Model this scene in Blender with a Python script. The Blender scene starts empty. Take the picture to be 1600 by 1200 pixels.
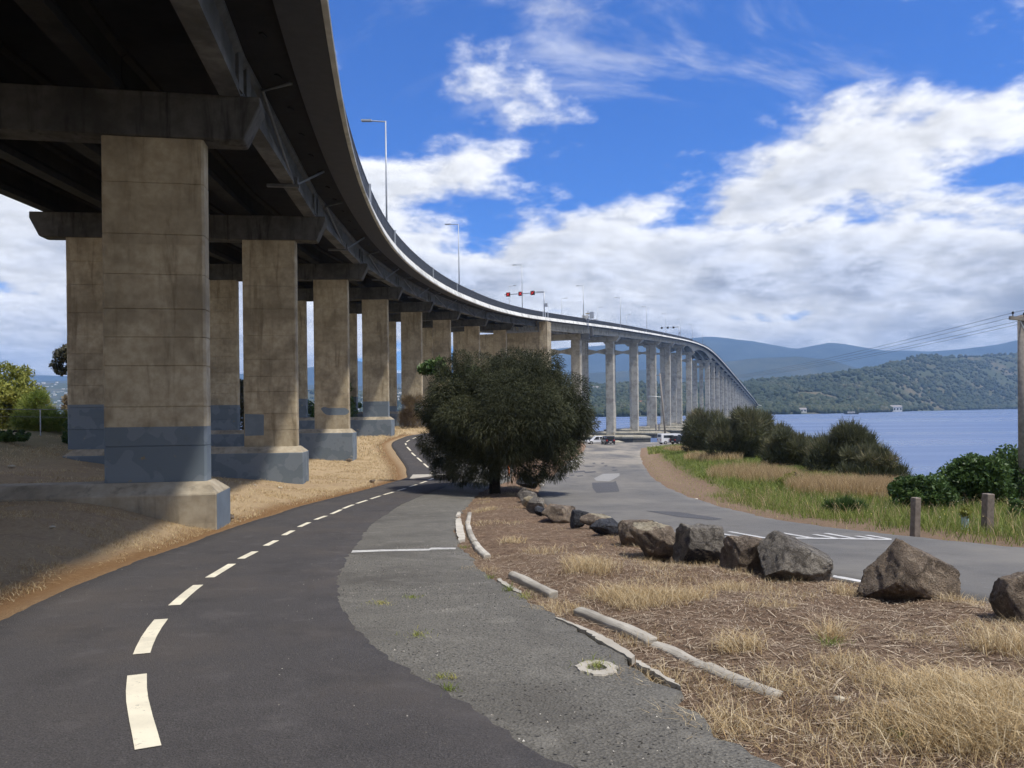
import bpy, bmesh, math, random
import numpy as np
from mathutils import Vector, Matrix
R_ = math.radians
sc = bpy.context.scene
COL = sc.collection

# ------------------------------------------------------------------ camera
CZ = 1.55                      # eye height above the path (z = 0 under the camera)
F = 1180.0                     # focal length in photo pixels (1600 wide)
ROLL = R_(0.6)
HY = 642.0                     # photo row of the eye level at the centre column
cam = bpy.data.cameras.new("camera")
cam.sensor_width = 36.0; cam.lens = 36.0 * F / 1600.0
cam.shift_y = (HY - 600.0) / 1600.0
cam.clip_start = 0.1; cam.clip_end = 30000
camo = bpy.data.objects.new("camera", cam); COL.objects.link(camo)
camo.matrix_world = Matrix.Translation((0, 0, CZ)) @ Matrix.Rotation(R_(90), 4, 'X') @ Matrix.Rotation(-ROLL, 4, 'Z')
sc.camera = camo

# ------------------------------------------------------------------ light
SUN_AZ, SUN_EL = R_(124), R_(64)      # azimuth clockwise from +Y (the view direction)
SUN = Vector((math.sin(SUN_AZ) * math.cos(SUN_EL), math.cos(SUN_AZ) * math.cos(SUN_EL), math.sin(SUN_EL)))
sl = bpy.data.lights.new("sun", 'SUN'); sl.energy = 2.75; sl.angle = R_(2.5); sl.color = (1.0, 0.95, 0.87)
so = bpy.data.objects.new("sun", sl); COL.objects.link(so)
so.rotation_euler = SUN.to_track_quat('Z', 'Y').to_euler()
vs = sc.view_settings
vs.view_transform = 'Standard'; vs.look = 'None'; vs.exposure = 0.86; vs.gamma = 1.0; vs.use_curve_mapping = False
sc.cycles.use_denoising = True
sc.cycles.volume_step_rate = 1.0
sc.cycles.max_bounces = 4; sc.cycles.diffuse_bounces = 2; sc.cycles.glossy_bounces = 2
sc.cycles.transmission_bounces = 2; sc.cycles.volume_bounces = 0; sc.cycles.transparent_max_bounces = 6
sc.cycles.use_adaptive_sampling = True; sc.cycles.adaptive_threshold = 0.02

class NT:
    """small helper to wire shader nodes"""
    def __init__(s, tree): s.t = tree; s.n = tree.nodes; s.l = tree.links
    def new(s, typ, **kw):
        nd = s.n.new(typ)
        for k, v in kw.items(): setattr(nd, k, v)
        return nd
    def put(s, sock, v):
        if v is None: return
        if isinstance(v, bpy.types.NodeSocket): s.l.new(v, sock)
        elif isinstance(v, (int, float)): sock.default_value = v if sock.type != 'RGBA' else (v, v, v, 1)
        else:
            v = tuple(v)
            sock.default_value = v + (1,) if sock.type == 'RGBA' and len(v) == 3 else v
    def math(s, op, a, b=None, c=None, clamp=False):
        nd = s.new('ShaderNodeMath', operation=op, use_clamp=clamp)
        s.put(nd.inputs[0], a); s.put(nd.inputs[1], b); s.put(nd.inputs[2], c)
        return nd.outputs[0]
    def vmath(s, op, a, b=None):
        nd = s.new('ShaderNodeVectorMath', operation=op)
        s.put(nd.inputs[0], a); s.put(nd.inputs[1], b)
        return nd.outputs[0]
    def mix(s, f, a, b, mode='MIX'):
        nd = s.new('ShaderNodeMix', data_type='RGBA', blend_type=mode)
        s.put(nd.inputs[0], f); s.put(nd.inputs[6], a); s.put(nd.inputs[7], b)
        return nd.outputs[2]
    def noise(s, vec, scale, detail=4, rough=0.55, dist=0.0):
        nd = s.new('ShaderNodeTexNoise')
        s.put(nd.inputs['Vector'], vec); s.put(nd.inputs['Scale'], scale); nd.inputs['Detail'].default_value = detail
        nd.inputs['Roughness'].default_value = rough; nd.inputs['Distortion'].default_value = dist
        return nd.outputs[0]
    def vor(s, vec, scale, feature='F1', out=0):
        nd = s.new('ShaderNodeTexVoronoi', feature=feature)
        s.put(nd.inputs['Vector'], vec); nd.inputs['Scale'].default_value = scale
        return nd.outputs[out]
    def sstep(s, v, a, b, to0=0.0, to1=1.0):
        nd = s.new('ShaderNodeMapRange', interpolation_type='SMOOTHSTEP')
        s.put(nd.inputs[0], v); s.put(nd.inputs[1], a); s.put(nd.inputs[2], b); s.put(nd.inputs[3], to0); s.put(nd.inputs[4], to1)
        return nd.outputs[0]
    def scale(s, vec, sx, sy, sz):
        return s.vmath('MULTIPLY', vec, (sx, sy, sz))
    def xyz(s, vec):
        nd = s.new('ShaderNodeSeparateXYZ'); s.put(nd.inputs[0], vec); return nd.outputs
    def comb(s, x, y, z):
        nd = s.new('ShaderNodeCombineXYZ')
        for i, v in enumerate((x, y, z)): s.put(nd.inputs[i], v)
        return nd.outputs[0]

# ------------------------------------------------------------------ sky
world = bpy.data.worlds.new("World"); sc.world = world; world.use_nodes = True
w = NT(world.node_tree); w.n.clear()
sky = w.new('ShaderNodeTexSky', sky_type='NISHITA', sun_disc=False)
sky.sun_elevation = SUN_EL; sky.sun_rotation = SUN_AZ; sky.air_density = 1.0; sky.dust_density = 0.3; sky.ozone_density = 2.5
d = w.new('ShaderNodeTexCoord').outputs['Generated']
dx, dy, dz = w.xyz(d)
zc = w.math('MAXIMUM', dz, 0.0)
den = w.math('ADD', zc, 0.24)
P = w.comb(w.math('DIVIDE', dx, den), w.math('DIVIDE', dy, den), 0.0)
P = w.vmath('ADD', P, (-3.568133, 20.545628, 0.0))
n1 = w.noise(P, 2.3, 12, 0.57, 0.0)
n2 = w.noise(w.vmath('ADD', P, (11.3, 2.7, 1.0)), 0.75, 2, 0.5)
n3 = w.noise(w.vmath('ADD', P, (SUN.x * 0.09, SUN.y * 0.09, 0.0)), 2.3, 12, 0.57, 0.0)
nd = w.noise(w.vmath('ADD', P, (4.0, 9.0, 3.0)), 5.5, 9, 0.6)
# nearly closed cloud deck near the horizon, broken cumulus above
cov = w.sstep(dz, 0.17, 0.36, 0.23, 0.0)
f = w.math('ADD', w.math('ADD', n1, cov), w.math('MULTIPLY', w.math('SUBTRACT', n2, 0.5), 0.8))
cl = w.sstep(f, 0.49, 0.62)
wsp = w.noise(w.scale(w.vmath('ADD', P, (2.0, 5.0, 8.0)), 1.0, 1.7, 1.0), 1.5, 10, 0.62, 0.6)
cl = w.math('MAXIMUM', cl, w.math('MULTIPLY', w.sstep(wsp, 0.54, 0.78), 0.6))      # thin high wisps
thick = w.sstep(f, 0.56, 0.92)
lit = w.sstep(w.math('SUBTRACT', n1, n3), -0.09, 0.09)
tex = w.sstep(nd, 0.38, 0.60)
br = w.math('SUBTRACT', 1.0, w.math('MULTIPLY', thick, w.math('SUBTRACT', 0.56, w.math('MULTIPLY', tex, 0.40))))
br = w.math('MULTIPLY', br, w.math('ADD', 0.76, w.math('MULTIPLY', lit, 0.40)))
ccol = w.mix(thick, (0.98, 0.98, 0.98), (0.82, 0.87, 1.0))
bg1 = w.new('ShaderNodeBackground'); w.put(bg1.inputs[0], w.mix(1.0, sky.outputs[0], (0.27, 0.62, 1.25), 'MULTIPLY')); bg1.inputs[1].default_value = 0.076
bg2 = w.new('ShaderNodeBackground'); w.put(bg2.inputs[0], ccol); w.put(bg2.inputs[1], w.math('MULTIPLY', br, 0.62))
mx = w.new('ShaderNodeMixShader'); w.put(mx.inputs[0], cl); w.l.new(bg1.outputs[0], mx.inputs[1]); w.l.new(bg2.outputs[0], mx.inputs[2])
wo = w.new('ShaderNodeOutputWorld'); w.l.new(mx.outputs[0], wo.inputs[0])

# ------------------------------------------------------------------ generic helpers
rng = np.random.default_rng(7)
random.seed(7)
def tag(o, label=None, cat=None, group=None, kind=None):
    if label: o['label'] = label
    if cat: o['category'] = cat
    if group: o['group'] = group
    if kind: o['kind'] = kind
    return o
def empty(name, loc=(0, 0, 0), rz=0.0, parent=None):
    o = bpy.data.objects.new(name, None); COL.objects.link(o); o.empty_display_size = 0.3
    o.location = loc; o.rotation_euler = (0, 0, rz)
    if parent: o.parent = parent
    return o
def link(name, me, mat=None, parent=None, loc=None, rz=0.0, smooth=False):
    o = bpy.data.objects.new(name, me); COL.objects.link(o)
    if mat is not None and not me.materials:
        for m in (mat if isinstance(mat, (list, tuple)) else [mat]): me.materials.append(m)
    if parent: o.parent = parent
    if loc is not None: o.location = loc
    if rz: o.rotation_euler = (0, 0, rz)
    if smooth: me.polygons.foreach_set('use_smooth', np.ones(len(me.polygons), bool))
    return o
def np_mesh(name, V, T, attr=None):
    """V (n,3), T (m,3 or 4) -> mesh, optional dict of float point attributes"""
    V = np.asarray(V, np.float32); T = np.asarray(T, np.int32); k = T.shape[1]
    me = bpy.data.meshes.new(name)
    me.vertices.add(len(V)); me.vertices.foreach_set('co', V.ravel())
    me.loops.add(T.size); me.loops.foreach_set('vertex_index', T.ravel())
    me.polygons.add(len(T)); me.polygons.foreach_set('loop_start', np.arange(0, T.size, k, dtype=np.int32))
    me.polygons.foreach_set('loop_total', np.full(len(T), k, np.int32))
    me.update(calc_edges=True)
    for a, vals in (attr or {}).items():
        at = me.attributes.new(a, 'FLOAT', 'POINT'); at.data.foreach_set('value', np.asarray(vals, np.float32))
    return me
class MB:
    def __init__(s): s.v = []; s.f = []; s.m = []
    def add(s, vs, fs, mi=0):
        b = len(s.v); s.v += [tuple(p) for p in vs]; s.f += [tuple(b + i for i in f) for f in fs]; s.m += [mi] * len(fs); return s
    def box(s, x0, x1, y0, y1, z0, z1, mi=0):
        return s.add([(x0,y0,z0),(x1,y0,z0),(x1,y1,z0),(x0,y1,z0),(x0,y0,z1),(x1,y0,z1),(x1,y1,z1),(x0,y1,z1)],
              [(0,3,2,1),(4,5,6,7),(0,1,5,4),(1,2,6,5),(2,3,7,6),(3,0,4,7)], mi)
    def bar(s, a, b, w, h, mi=0):
        a = Vector(a); b = Vector(b); t = (b - a).normalized()
        up = Vector((0, 0, 1)) if abs(t.z) < 0.95 else Vector((0, 1, 0))
        x = t.cross(up).normalized() * w / 2; y = x.cross(t).normalized() * h / 2
        vs = [a - x - y, a + x - y, a + x + y, a - x + y, b - x - y, b + x - y, b + x + y, b - x + y]
        return s.add(vs, [(0,3,2,1),(4,5,6,7),(0,1,5,4),(1,2,6,5),(2,3,7,6),(3,0,4,7)], mi)
    def tube(s, pts, rad, n=8, mi=0, cap=True):
        pts = [Vector(p) for p in pts]; rad = rad if hasattr(rad, '__len__') else [rad] * len(pts)
        vs = []
        for i, p in enumerate(pts):
            t = (pts[min(i + 1, len(pts) - 1)] - pts[max(i - 1, 0)]).normalized()
            up = Vector((0, 0, 1)) if abs(t.z) < 0.9 else Vector((0, 1, 0))
            x = t.cross(up).normalized(); y = x.cross(t)
            vs += [p + (x * math.cos(a) + y * math.sin(a)) * rad[i] for a in [2 * math.pi * j / n for j in range(n)]]
        fs = [(i * n + j, i * n + (j + 1) % n, (i + 1) * n + (j + 1) % n, (i + 1) * n + j) for i in range(len(pts) - 1) for j in range(n)]
        if cap: fs += [tuple(range(n - 1, -1, -1)), tuple((len(pts) - 1) * n + j for j in range(n))]
        return s.add(vs, fs, mi)
    def prism(s, poly, axis, a, b, mi=0):
        """poly: 2-D outline; axis 'x','y','z' = extrusion axis"""
        n = len(poly)
        def pt(p, h): return {'x': (h, p[0], p[1]), 'y': (p[0], h, p[1]), 'z': (p[0], p[1], h)}[axis]
        vs = [pt(p, a) for p in poly] + [pt(p, b) for p in poly]
        fs = [tuple(range(n)), tuple(range(2 * n - 1, n - 1, -1))] + [(i, n + i, n + (i + 1) % n, (i + 1) % n) for i in range(n)]
        return s.add(vs, fs, mi)
    def mesh(s, name):
        me = bpy.data.meshes.new(name); me.from_pydata(s.v, [], s.f); me.update()
        bm = bmesh.new(); bm.from_mesh(me); bmesh.ops.recalc_face_normals(bm, faces=bm.faces); bm.to_mesh(me); bm.free()
        if any(s.m): me.polygons.foreach_set('material_index', s.m)
        return me
    def build(s, name, mat, parent=None, loc=None, rz=0.0, smooth=False):
        me = s.mesh(name)
        for m in (mat if isinstance(mat, (list, tuple)) else [mat]): me.materials.append(m)
        return link(name, me, None, parent, loc, rz, smooth)
def bevel(o, wdt, seg=1):
    md = o.modifiers.new('bevel', 'BEVEL'); md.width = wdt; md.segments = seg; md.limit_method = 'ANGLE'; md.angle_limit = R_(35)
    return o
# lattice noise
def _h(ix, iy, sd):
    n = (ix.astype(np.int64) * 374761393 + iy.astype(np.int64) * 668265263 + sd * 144665) & 0x7fffffff
    n = ((n ^ (n >> 13)) * 1274126177) & 0x7fffffff
    return ((n ^ (n >> 16)) & 0xffff) / 65535.0
def vnoise(x, y, sd=0):
    x = np.asarray(x, float); y = np.asarray(y, float)
    ix = np.floor(x); iy = np.floor(y); fx = x - ix; fy = y - iy
    fx = fx * fx * (3 - 2 * fx); fy = fy * fy * (3 - 2 * fy)
    a = _h(ix, iy, sd); b = _h(ix + 1, iy, sd); c = _h(ix, iy + 1, sd); e = _h(ix + 1, iy + 1, sd)
    return (a * (1 - fx) + b * fx) * (1 - fy) + (c * (1 - fx) + e * fx) * fy
def fbm(x, y, sd=0, oct=4):
    s = 0; a = 0.5; t = 0
    for i in range(oct):
        s = s + a * vnoise(np.asarray(x) * 2 ** i, np.asarray(y) * 2 ** i, sd + i * 17); t += a; a *= 0.5
    return s / t
def smooth01(t): t = np.clip(t, 0, 1); return t * t * (3 - 2 * t)

def ray(px, py):
    """photo pixel -> (u, b): metres right and metres below eye level, per metre of depth"""
    ddx, ddy = px - 800.0, py - HY
    c, s = math.cos(ROLL), math.sin(ROLL)
    return (ddx * c - ddy * s) / F, (ddx * s + ddy * c) / F
def at(px, py, Y):
    u, b = ray(px, py); return Vector((u * Y, Y, CZ - b * Y))

# ------------------------------------------------------------------ materials
def principled(name, rough=0.8, spec=0.3):
    m = bpy.data.materials.new(name); m.use_nodes = True
    t = NT(m.node_tree); bs = t.n['Principled BSDF']
    bs.inputs['Roughness'].default_value = rough; bs.inputs['Specular IOR Level'].default_value = spec
    return m, t, bs
def bump(t, bs, h, strength=0.3, dist=0.02):
    nd = t.new('ShaderNodeBump'); nd.inputs['Strength'].default_value = strength; nd.inputs['Distance'].default_value = dist
    t.put(nd.inputs['Height'], h); t.l.new(nd.outputs[0], bs.inputs['Normal'])
def plain(name, c1, c2=None, scale=3.0, rough=0.7, spec=0.3, metal=0.0, bmp=0.0):
    m, t, bs = principled(name, rough, spec)
    v = t.new('ShaderNodeTexCoord').outputs['Object']
    n = t.noise(v, scale, 5, 0.6)
    t.put(bs.inputs['Base Color'], t.mix(t.sstep(n, 0.3, 0.7), c1, c2 or tuple(0.8 * c for c in c1)))
    bs.inputs['Metallic'].default_value = metal
    if bmp: bump(t, bs, n, bmp, 0.02)
    return m
def concrete(name, base, dark, streak=0.75, paint=False, stain_col=(0.05, 0.035, 0.02)):
    m, t, bs = principled(name, 0.88, 0.2)
    v = t.new('ShaderNodeTexCoord').outputs['Object']
    oi = t.new('ShaderNodeObjectInfo')
    v = t.vmath('ADD', v, t.comb(t.math('MULTIPLY', oi.outputs['Random'], 37.0), 0.0, 0.0))
    big = t.noise(v, 0.55, 4, 0.6)
    mid = t.noise(v, 3.0, 6, 0.65)
    fine = t.noise(v, 40.0, 3, 0.7)
    st = t.noise(t.scale(v, 2.3, 2.3, 0.30), 1.0, 6, 0.62, 0.4)
    c = t.mix(t.sstep(mid, 0.3, 0.72), base, dark)
    c = t.mix(t.math('MULTIPLY', t.sstep(big, 0.44, 0.66), 0.75), c, tuple(0.50 * x for x in dark))
    c = t.mix(t.math('MULTIPLY', t.sstep(st, 0.50, 0.72), streak), c, stain_col)
    lift_ = t.noise(t.comb(0.0, 0.0, t.math('FLOOR', t.math('MULTIPLY', t.xyz(v)[2], 0.93))), 1.37, 0, 0.5)
    c = t.mix(t.math('MULTIPLY', t.sstep(lift_, 0.35, 0.65), 0.40), c, tuple(0.6 * x for x in dark))
    c = t.mix(t.math('MULTIPLY', t.sstep(fine, 0.35, 0.75), 0.25), c, tuple(0.6 * x for x in base))
    if paint:
        at_ = t.new('ShaderNodeAttribute', attribute_type='OBJECT', attribute_name='paint_h')
        lz = t.xyz(t.new('ShaderNodeTexCoord').outputs['Object'])[2]
        pn = t.noise(v, 1.3, 2, 0.4)
        pc = t.mix(t.sstep(pn, 0.50, 0.52), (0.145, 0.175, 0.20), (0.18, 0.21, 0.235))
        pc = t.mix(t.math('MULTIPLY', t.sstep(mid, 0.55, 0.8), 0.5), pc, (0.10, 0.11, 0.11))
        pk = t.math('LESS_THAN', lz, at_.outputs['Fac'])
        pk = t.math('MULTIPLY', pk, t.sstep(t.noise(v, 1.9, 5, 0.7), 0.30, 0.34))
        c = t.mix(pk, c, pc)
    t.put(bs.inputs['Base Color'], c)
    bump(t, bs, t.math('ADD', fine, t.math('MULTIPLY', mid, 2.0)), 0.35, 0.01)
    return m
M = {}
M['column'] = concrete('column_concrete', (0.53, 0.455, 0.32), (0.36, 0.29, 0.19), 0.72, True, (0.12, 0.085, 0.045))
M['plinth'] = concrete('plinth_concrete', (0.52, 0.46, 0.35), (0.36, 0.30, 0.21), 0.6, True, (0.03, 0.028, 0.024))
M['crosshead'] = concrete('crosshead_concrete', (0.115, 0.11, 0.102), (0.07, 0.067, 0.061), 1.0, False, (0.012, 0.011, 0.01))  # base darkened with the shade under the deck; streaks are stains
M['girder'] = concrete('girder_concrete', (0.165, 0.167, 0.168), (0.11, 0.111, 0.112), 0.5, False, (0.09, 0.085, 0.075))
M['girder_in'] = concrete('shade_dark_girder_concrete', (0.032, 0.030, 0.028), (0.02, 0.019, 0.018), 0.6, False, (0.012, 0.011, 0.01))  # dark copy of the girder concrete, under-deck shade put into its colour
M['slab'] = concrete('deck_soffit_concrete', (0.026, 0.027, 0.030), (0.017, 0.017, 0.019), 0.3, False, (0.012, 0.012, 0.012))  # near-black base paints in the shade below the deck
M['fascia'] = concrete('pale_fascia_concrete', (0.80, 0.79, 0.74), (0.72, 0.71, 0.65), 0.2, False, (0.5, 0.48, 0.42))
M['fascia_soffit'] = plain('fascia_soffit', (0.040, 0.046, 0.060), (0.030, 0.035, 0.047), 2.5, 0.6)  # walkway underside, its shade worked into the base colour
M['viaduct'] = concrete('river_pier_concrete', (0.55, 0.51, 0.42), (0.44, 0.40, 0.32), 0.35, False, (0.26, 0.23, 0.18))
M['cap'] = concrete('pile_cap_concrete', (0.50, 0.46, 0.36), (0.30, 0.27, 0.20), 0.5, False, (0.10, 0.09, 0.07))
M['capdark'] = plain('tidal_stain', (0.05, 0.05, 0.045), (0.09, 0.085, 0.07), 1.5, 0.9)
M['rail'] = plain('dark_rail_paint', (0.055, 0.062, 0.075), (0.07, 0.075, 0.09), 4, 0.5, 0.4)
M['galv'] = plain('galvanised_steel', (0.42, 0.44, 0.46), (0.34, 0.36, 0.38), 5, 0.45, 0.5, 0.4)
M['pipe'] = plain('grey_pipe', (0.13, 0.135, 0.14), (0.09, 0.095, 0.10), 5, 0.6)
M['deckroad'] = plain('deck_asphalt', (0.06, 0.06, 0.06), (0.05, 0.05, 0.05), 5, 0.9)
M['bluepaint'] = plain('blue_grey_cover_paint', (0.17, 0.205, 0.235), (0.14, 0.17, 0.20), 2.2, 0.7)
M['white'] = plain('worn_white_paint', (0.78, 0.76, 0.70), (0.66, 0.64, 0.58), 8, 0.7)
M['cream'] = None
M['black'] = plain('black_plastic', (0.02, 0.02, 0.022), (0.015, 0.015, 0.015), 8, 0.5)
M['wood'] = plain('weathered_timber', (0.24, 0.20, 0.16), (0.15, 0.125, 0.10), 9, 0.9, 0.2, 0, 0.4)
M['polewood'] = plain('grey_pole_timber', (0.30, 0.27, 0.235), (0.20, 0.18, 0.155), 7, 0.9, 0.2, 0, 0.3)
M['bark'] = plain('dark_bark', (0.045, 0.036, 0.028), (0.025, 0.02, 0.016), 9, 0.95, 0.1, 0, 0.6)
M['kerb'] = concrete('kerb_concrete', (0.58, 0.54, 0.46), (0.42, 0.38, 0.31), 0.2, False, (0.2, 0.18, 0.14))
M['glass'] = plain('dark_glass', (0.02, 0.025, 0.03), (0.02, 0.025, 0.03), 1, 0.08, 0.6)
M['carwhite'] = plain('white_car_paint', (0.75, 0.75, 0.74), (0.72, 0.72, 0.71), 2, 0.25, 0.5)
M['cardark'] = plain('dark_car_paint', (0.025, 0.027, 0.035), (0.02, 0.022, 0.03), 2, 0.2, 0.5)
M['tyre'] = plain('tyre_rubber', (0.02, 0.02, 0.02), (0.015, 0.015, 0.015), 8, 0.9)
M['chrome'] = plain('wheel_alloy', (0.5, 0.5, 0.5), (0.4, 0.4, 0.4), 8, 0.3, 0.5, 0.8)
def lamp_mat(name, c):
    m, t, bs = principled(name, 0.4); bs.inputs['Base Color'].default_value = (*c, 1)
    bs.inputs['Emission Color'].default_value = (*c, 1); bs.inputs['Emission Strength'].default_value = 1.2
    return m
M['redlight'] = lamp_mat('red_signal_light', (0.9, 0.03, 0.02))
M['redglass'] = plain('red_lens', (0.4, 0.02, 0.015), (0.35, 0.02, 0.015), 3, 0.2)

def asphalt(name, a, b, stain, stone, sc1=60.0, grain=0.5, stn=0.6, bmp=0.5):
    m, t, bs = principled(name, 0.85, 0.25)
    v = t.new('ShaderNodeTexCoord').outputs['Object']
    big = t.noise(v, 0.35, 5, 0.6); mid = t.noise(v, 2.3, 5, 0.6)
    fine = t.noise(v, sc1, 3, 0.75); vo = t.vor(v, sc1 * 1.2)
    c = t.mix(t.sstep(fine, 0.30, 0.70), a, b)
    c = t.mix(t.math('MULTIPLY', t.sstep(big, 0.45, 0.68), stn), c, stain)
    c = t.mix(t.math('MULTIPLY', t.sstep(mid, 0.52, 0.75), stn * 0.5), c, tuple(1.35 * x for x in b))
    c = t.mix(t.math('MULTIPLY', t.sstep(t.noise(v, 0.9, 6, 0.7), 0.50, 0.68), stn * 0.45), c, tuple(0.72 * x for x in a))
    c = t.mix(t.math('MULTIPLY', t.sstep(t.vor(v, sc1 * 0.35, 'F1', 0), 0.20, 0.10), grain), c, stone)
    t.put(bs.inputs['Base Color'], c)
    bump(t, bs, t.math('ADD', fine, vo), bmp, 0.012)
    return m
M['path'] = asphalt('new_dark_asphalt', (0.038, 0.035, 0.034), (0.090, 0.082, 0.077), (0.082, 0.070, 0.060), (0.14, 0.13, 0.12), 70.0, 0.5, 0.75, 0.7)
M['oldasphalt'] = asphalt('old_coarse_asphalt', (0.085, 0.080, 0.068), (0.19, 0.178, 0.15), (0.085, 0.078, 0.066), (0.016, 0.015, 0.014), 38.0, 0.95, 0.85, 1.0)
M['road'] = asphalt('grey_road_asphalt', (0.095, 0.092, 0.086), (0.145, 0.14, 0.13), (0.175, 0.165, 0.145), (0.07, 0.07, 0.068), 60.0, 0.4, 0.75, 0.4)
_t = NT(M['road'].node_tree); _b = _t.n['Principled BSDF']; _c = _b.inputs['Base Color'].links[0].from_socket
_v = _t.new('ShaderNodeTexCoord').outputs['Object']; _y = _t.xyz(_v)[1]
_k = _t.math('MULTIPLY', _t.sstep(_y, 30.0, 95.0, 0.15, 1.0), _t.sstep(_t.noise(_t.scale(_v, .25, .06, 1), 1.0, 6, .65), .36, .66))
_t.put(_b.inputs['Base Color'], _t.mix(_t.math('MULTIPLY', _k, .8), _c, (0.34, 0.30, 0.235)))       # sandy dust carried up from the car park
M['patchdark'] = asphalt('dark_asphalt_patch', (0.075, 0.074, 0.076), (0.095, 0.094, 0.096), (0.085, 0.083, 0.085), (0.05, 0.05, 0.05), 60.0, 0.3)
M['patchpale'] = asphalt('pale_asphalt_patch', (0.24, 0.235, 0.215), (0.29, 0.28, 0.26), (0.26, 0.25, 0.23), (0.15, 0.15, 0.14), 60.0, 0.3)

def paint_mat(name, c, wear):
    m, t, bs = principled(name, 0.7, 0.3)
    v = t.new('ShaderNodeTexCoord').outputs['Object']
    n = t.noise(v, 9.0, 6, 0.7); n2 = t.noise(v, 55.0, 3, 0.7)
    c2 = t.mix(t.sstep(t.noise(v, 2.2, 4), 0.35, 0.7), c, tuple(x * 0.8 for x in c))
    k = t.math('MULTIPLY', t.sstep(t.math('ADD', t.math('MULTIPLY', n, 0.6), t.math('MULTIPLY', n2, 0.4)), 0.58 - wear * 0.1, 0.66), 0.8)
    t.put(bs.inputs['Base Color'], t.mix(k, c2, (0.16, 0.15, 0.13)))
    bump(t, bs, n2, 0.3, 0.004)
    return m
M['cream'] = paint_mat('cream_line_paint', (0.74, 0.68, 0.52), 0.25)
M['fadedline'] = paint_mat('faded_white_line', (0.62, 0.61, 0.57), 1.7)
M['linewhite'] = paint_mat('white_line_paint', (0.62, 0.61, 0.58), 1.3)

def rock_mat(name, c1, c2, c3):
    m, t, bs = principled(name, 0.85, 0.25)
    v = t.new('ShaderNodeTexCoord').outputs['Object']
    a = t.noise(v, 2.6, 6, 0.65, 0.4); b = t.noise(v, 11.0, 6, 0.7); c = t.noise(v, 60.0, 3, 0.7)
    col = t.mix(t.sstep(a, 0.35, 0.62), c1, c2)
    col = t.mix(t.math('MULTIPLY', t.sstep(b, 0.5, 0.75), 0.75), col, c3)
    col = t.mix(t.math('MULTIPLY', t.sstep(c, 0.4, 0.7), 0.45), col, tuple(0.35 * x for x in c1))
    cr = t.vor(t.vmath('ADD', v, t.comb(a, b, a)), 2.4, 'DISTANCE_TO_EDGE')
    col = t.mix(t.math('MULTIPLY', t.sstep(cr, 0.03, 0.0), 0.5), col, (0.03, 0.025, 0.02))
    t.put(bs.inputs['Base Color'], col)
    bump(t, bs, t.math('ADD', t.math('ADD', t.math('MULTIPLY', b, 2.0), c), t.sstep(cr, 0.0, 0.05)), 1.0, 0.05)
    return m
M['rock_brown'] = rock_mat('brown_dolerite', (0.18, 0.14, 0.105), (0.36, 0.28, 0.20), (0.50, 0.43, 0.33))
M['rock_grey'] = rock_mat('grey_dolerite', (0.18, 0.16, 0.135), (0.34, 0.305, 0.25), (0.48, 0.44, 0.37))
M['rock_dark'] = rock_mat('dark_dolerite', (0.055, 0.058, 0.066), (0.11, 0.112, 0.12), (0.20, 0.20, 0.21))
M['rock_cream'] = rock_mat('cream_sandstone', (0.42, 0.35, 0.23), (0.56, 0.49, 0.35), (0.30, 0.24, 0.16))
M['stone'] = plain('pale_small_stone', (0.50, 0.45, 0.36), (0.38, 0.33, 0.25), 14, 0.9, 0.2, 0, 0.4)

def blade_mat(name, cols, rough=0.7, trans=0.3, clump=None):
    """cols: list of (pos, colour) ramp over the per-blade random attribute"""
    m, t, bs = principled(name, rough, 0.2)
    a = t.new('ShaderNodeAttribute', attribute_name='rnd')
    r = t.new('ShaderNodeValToRGB'); t.put(r.inputs[0], a.outputs['Fac'])
    els = r.color_ramp.elements
    while len(els) < len(cols): els.new(0.5)
    for e, (p, c) in zip(els, cols): e.position = p; e.color = (*c, 1)
    c = r.outputs[0]
    if clump:
        g = t.new('ShaderNodeNewGeometry').outputs['Position']
        c = t.mix(t.math('MULTIPLY', t.sstep(t.noise(g, clump[0], 3), 0.42, 0.62), clump[2]), c, clump[1])
    t.put(bs.inputs['Base Color'], c)
    tr = t.new('ShaderNodeBsdfTranslucent'); t.put(tr.inputs[0], c)
    mx = t.new('ShaderNodeMixShader'); mx.inputs[0].default_value = trans
    t.l.new(bs.outputs[0], mx.inputs[1]); t.l.new(tr.outputs[0], mx.inputs[2])
    t.l.new(mx.outputs[0], t.n['Material Output'].inputs[0])
    return m
M['straw'] = blade_mat('dry_straw', [(0.0, (0.26, 0.16, 0.07)), (0.35, (0.45, 0.32, 0.16)), (0.7, (0.60, 0.47, 0.27)), (1.0, (0.70, 0.60, 0.41))])
M['litter'] = blade_mat('twig_litter', [(0.0, (0.07, 0.045, 0.03)), (0.35, (0.18, 0.125, 0.085)), (0.65, (0.36, 0.27, 0.18)), (1.0, (0.62, 0.52, 0.38))], 0.8, 0.1)
M['greengrass'] = blade_mat('green_grass', [(0.0, (0.10, 0.145, 0.028)), (0.45, (0.19, 0.24, 0.05)), (0.8, (0.30, 0.32, 0.085)), (1.0, (0.50, 0.43, 0.19))], 0.6, 0.35)
M['seedgrass'] = blade_mat('ripe_seed_grass', [(0.0, (0.27, 0.18, 0.075)), (0.5, (0.50, 0.35, 0.18)), (1.0, (0.68, 0.52, 0.31))], 0.7, 0.35)
M['sheoak'] = blade_mat('sheoak_needles', [(0.0, (0.022, 0.026, 0.012)), (0.5, (0.050, 0.056, 0.026)), (0.85, (0.085, 0.090, 0.042)), (1.0, (0.12, 0.10, 0.055))], 0.65, 0.2)
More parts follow.
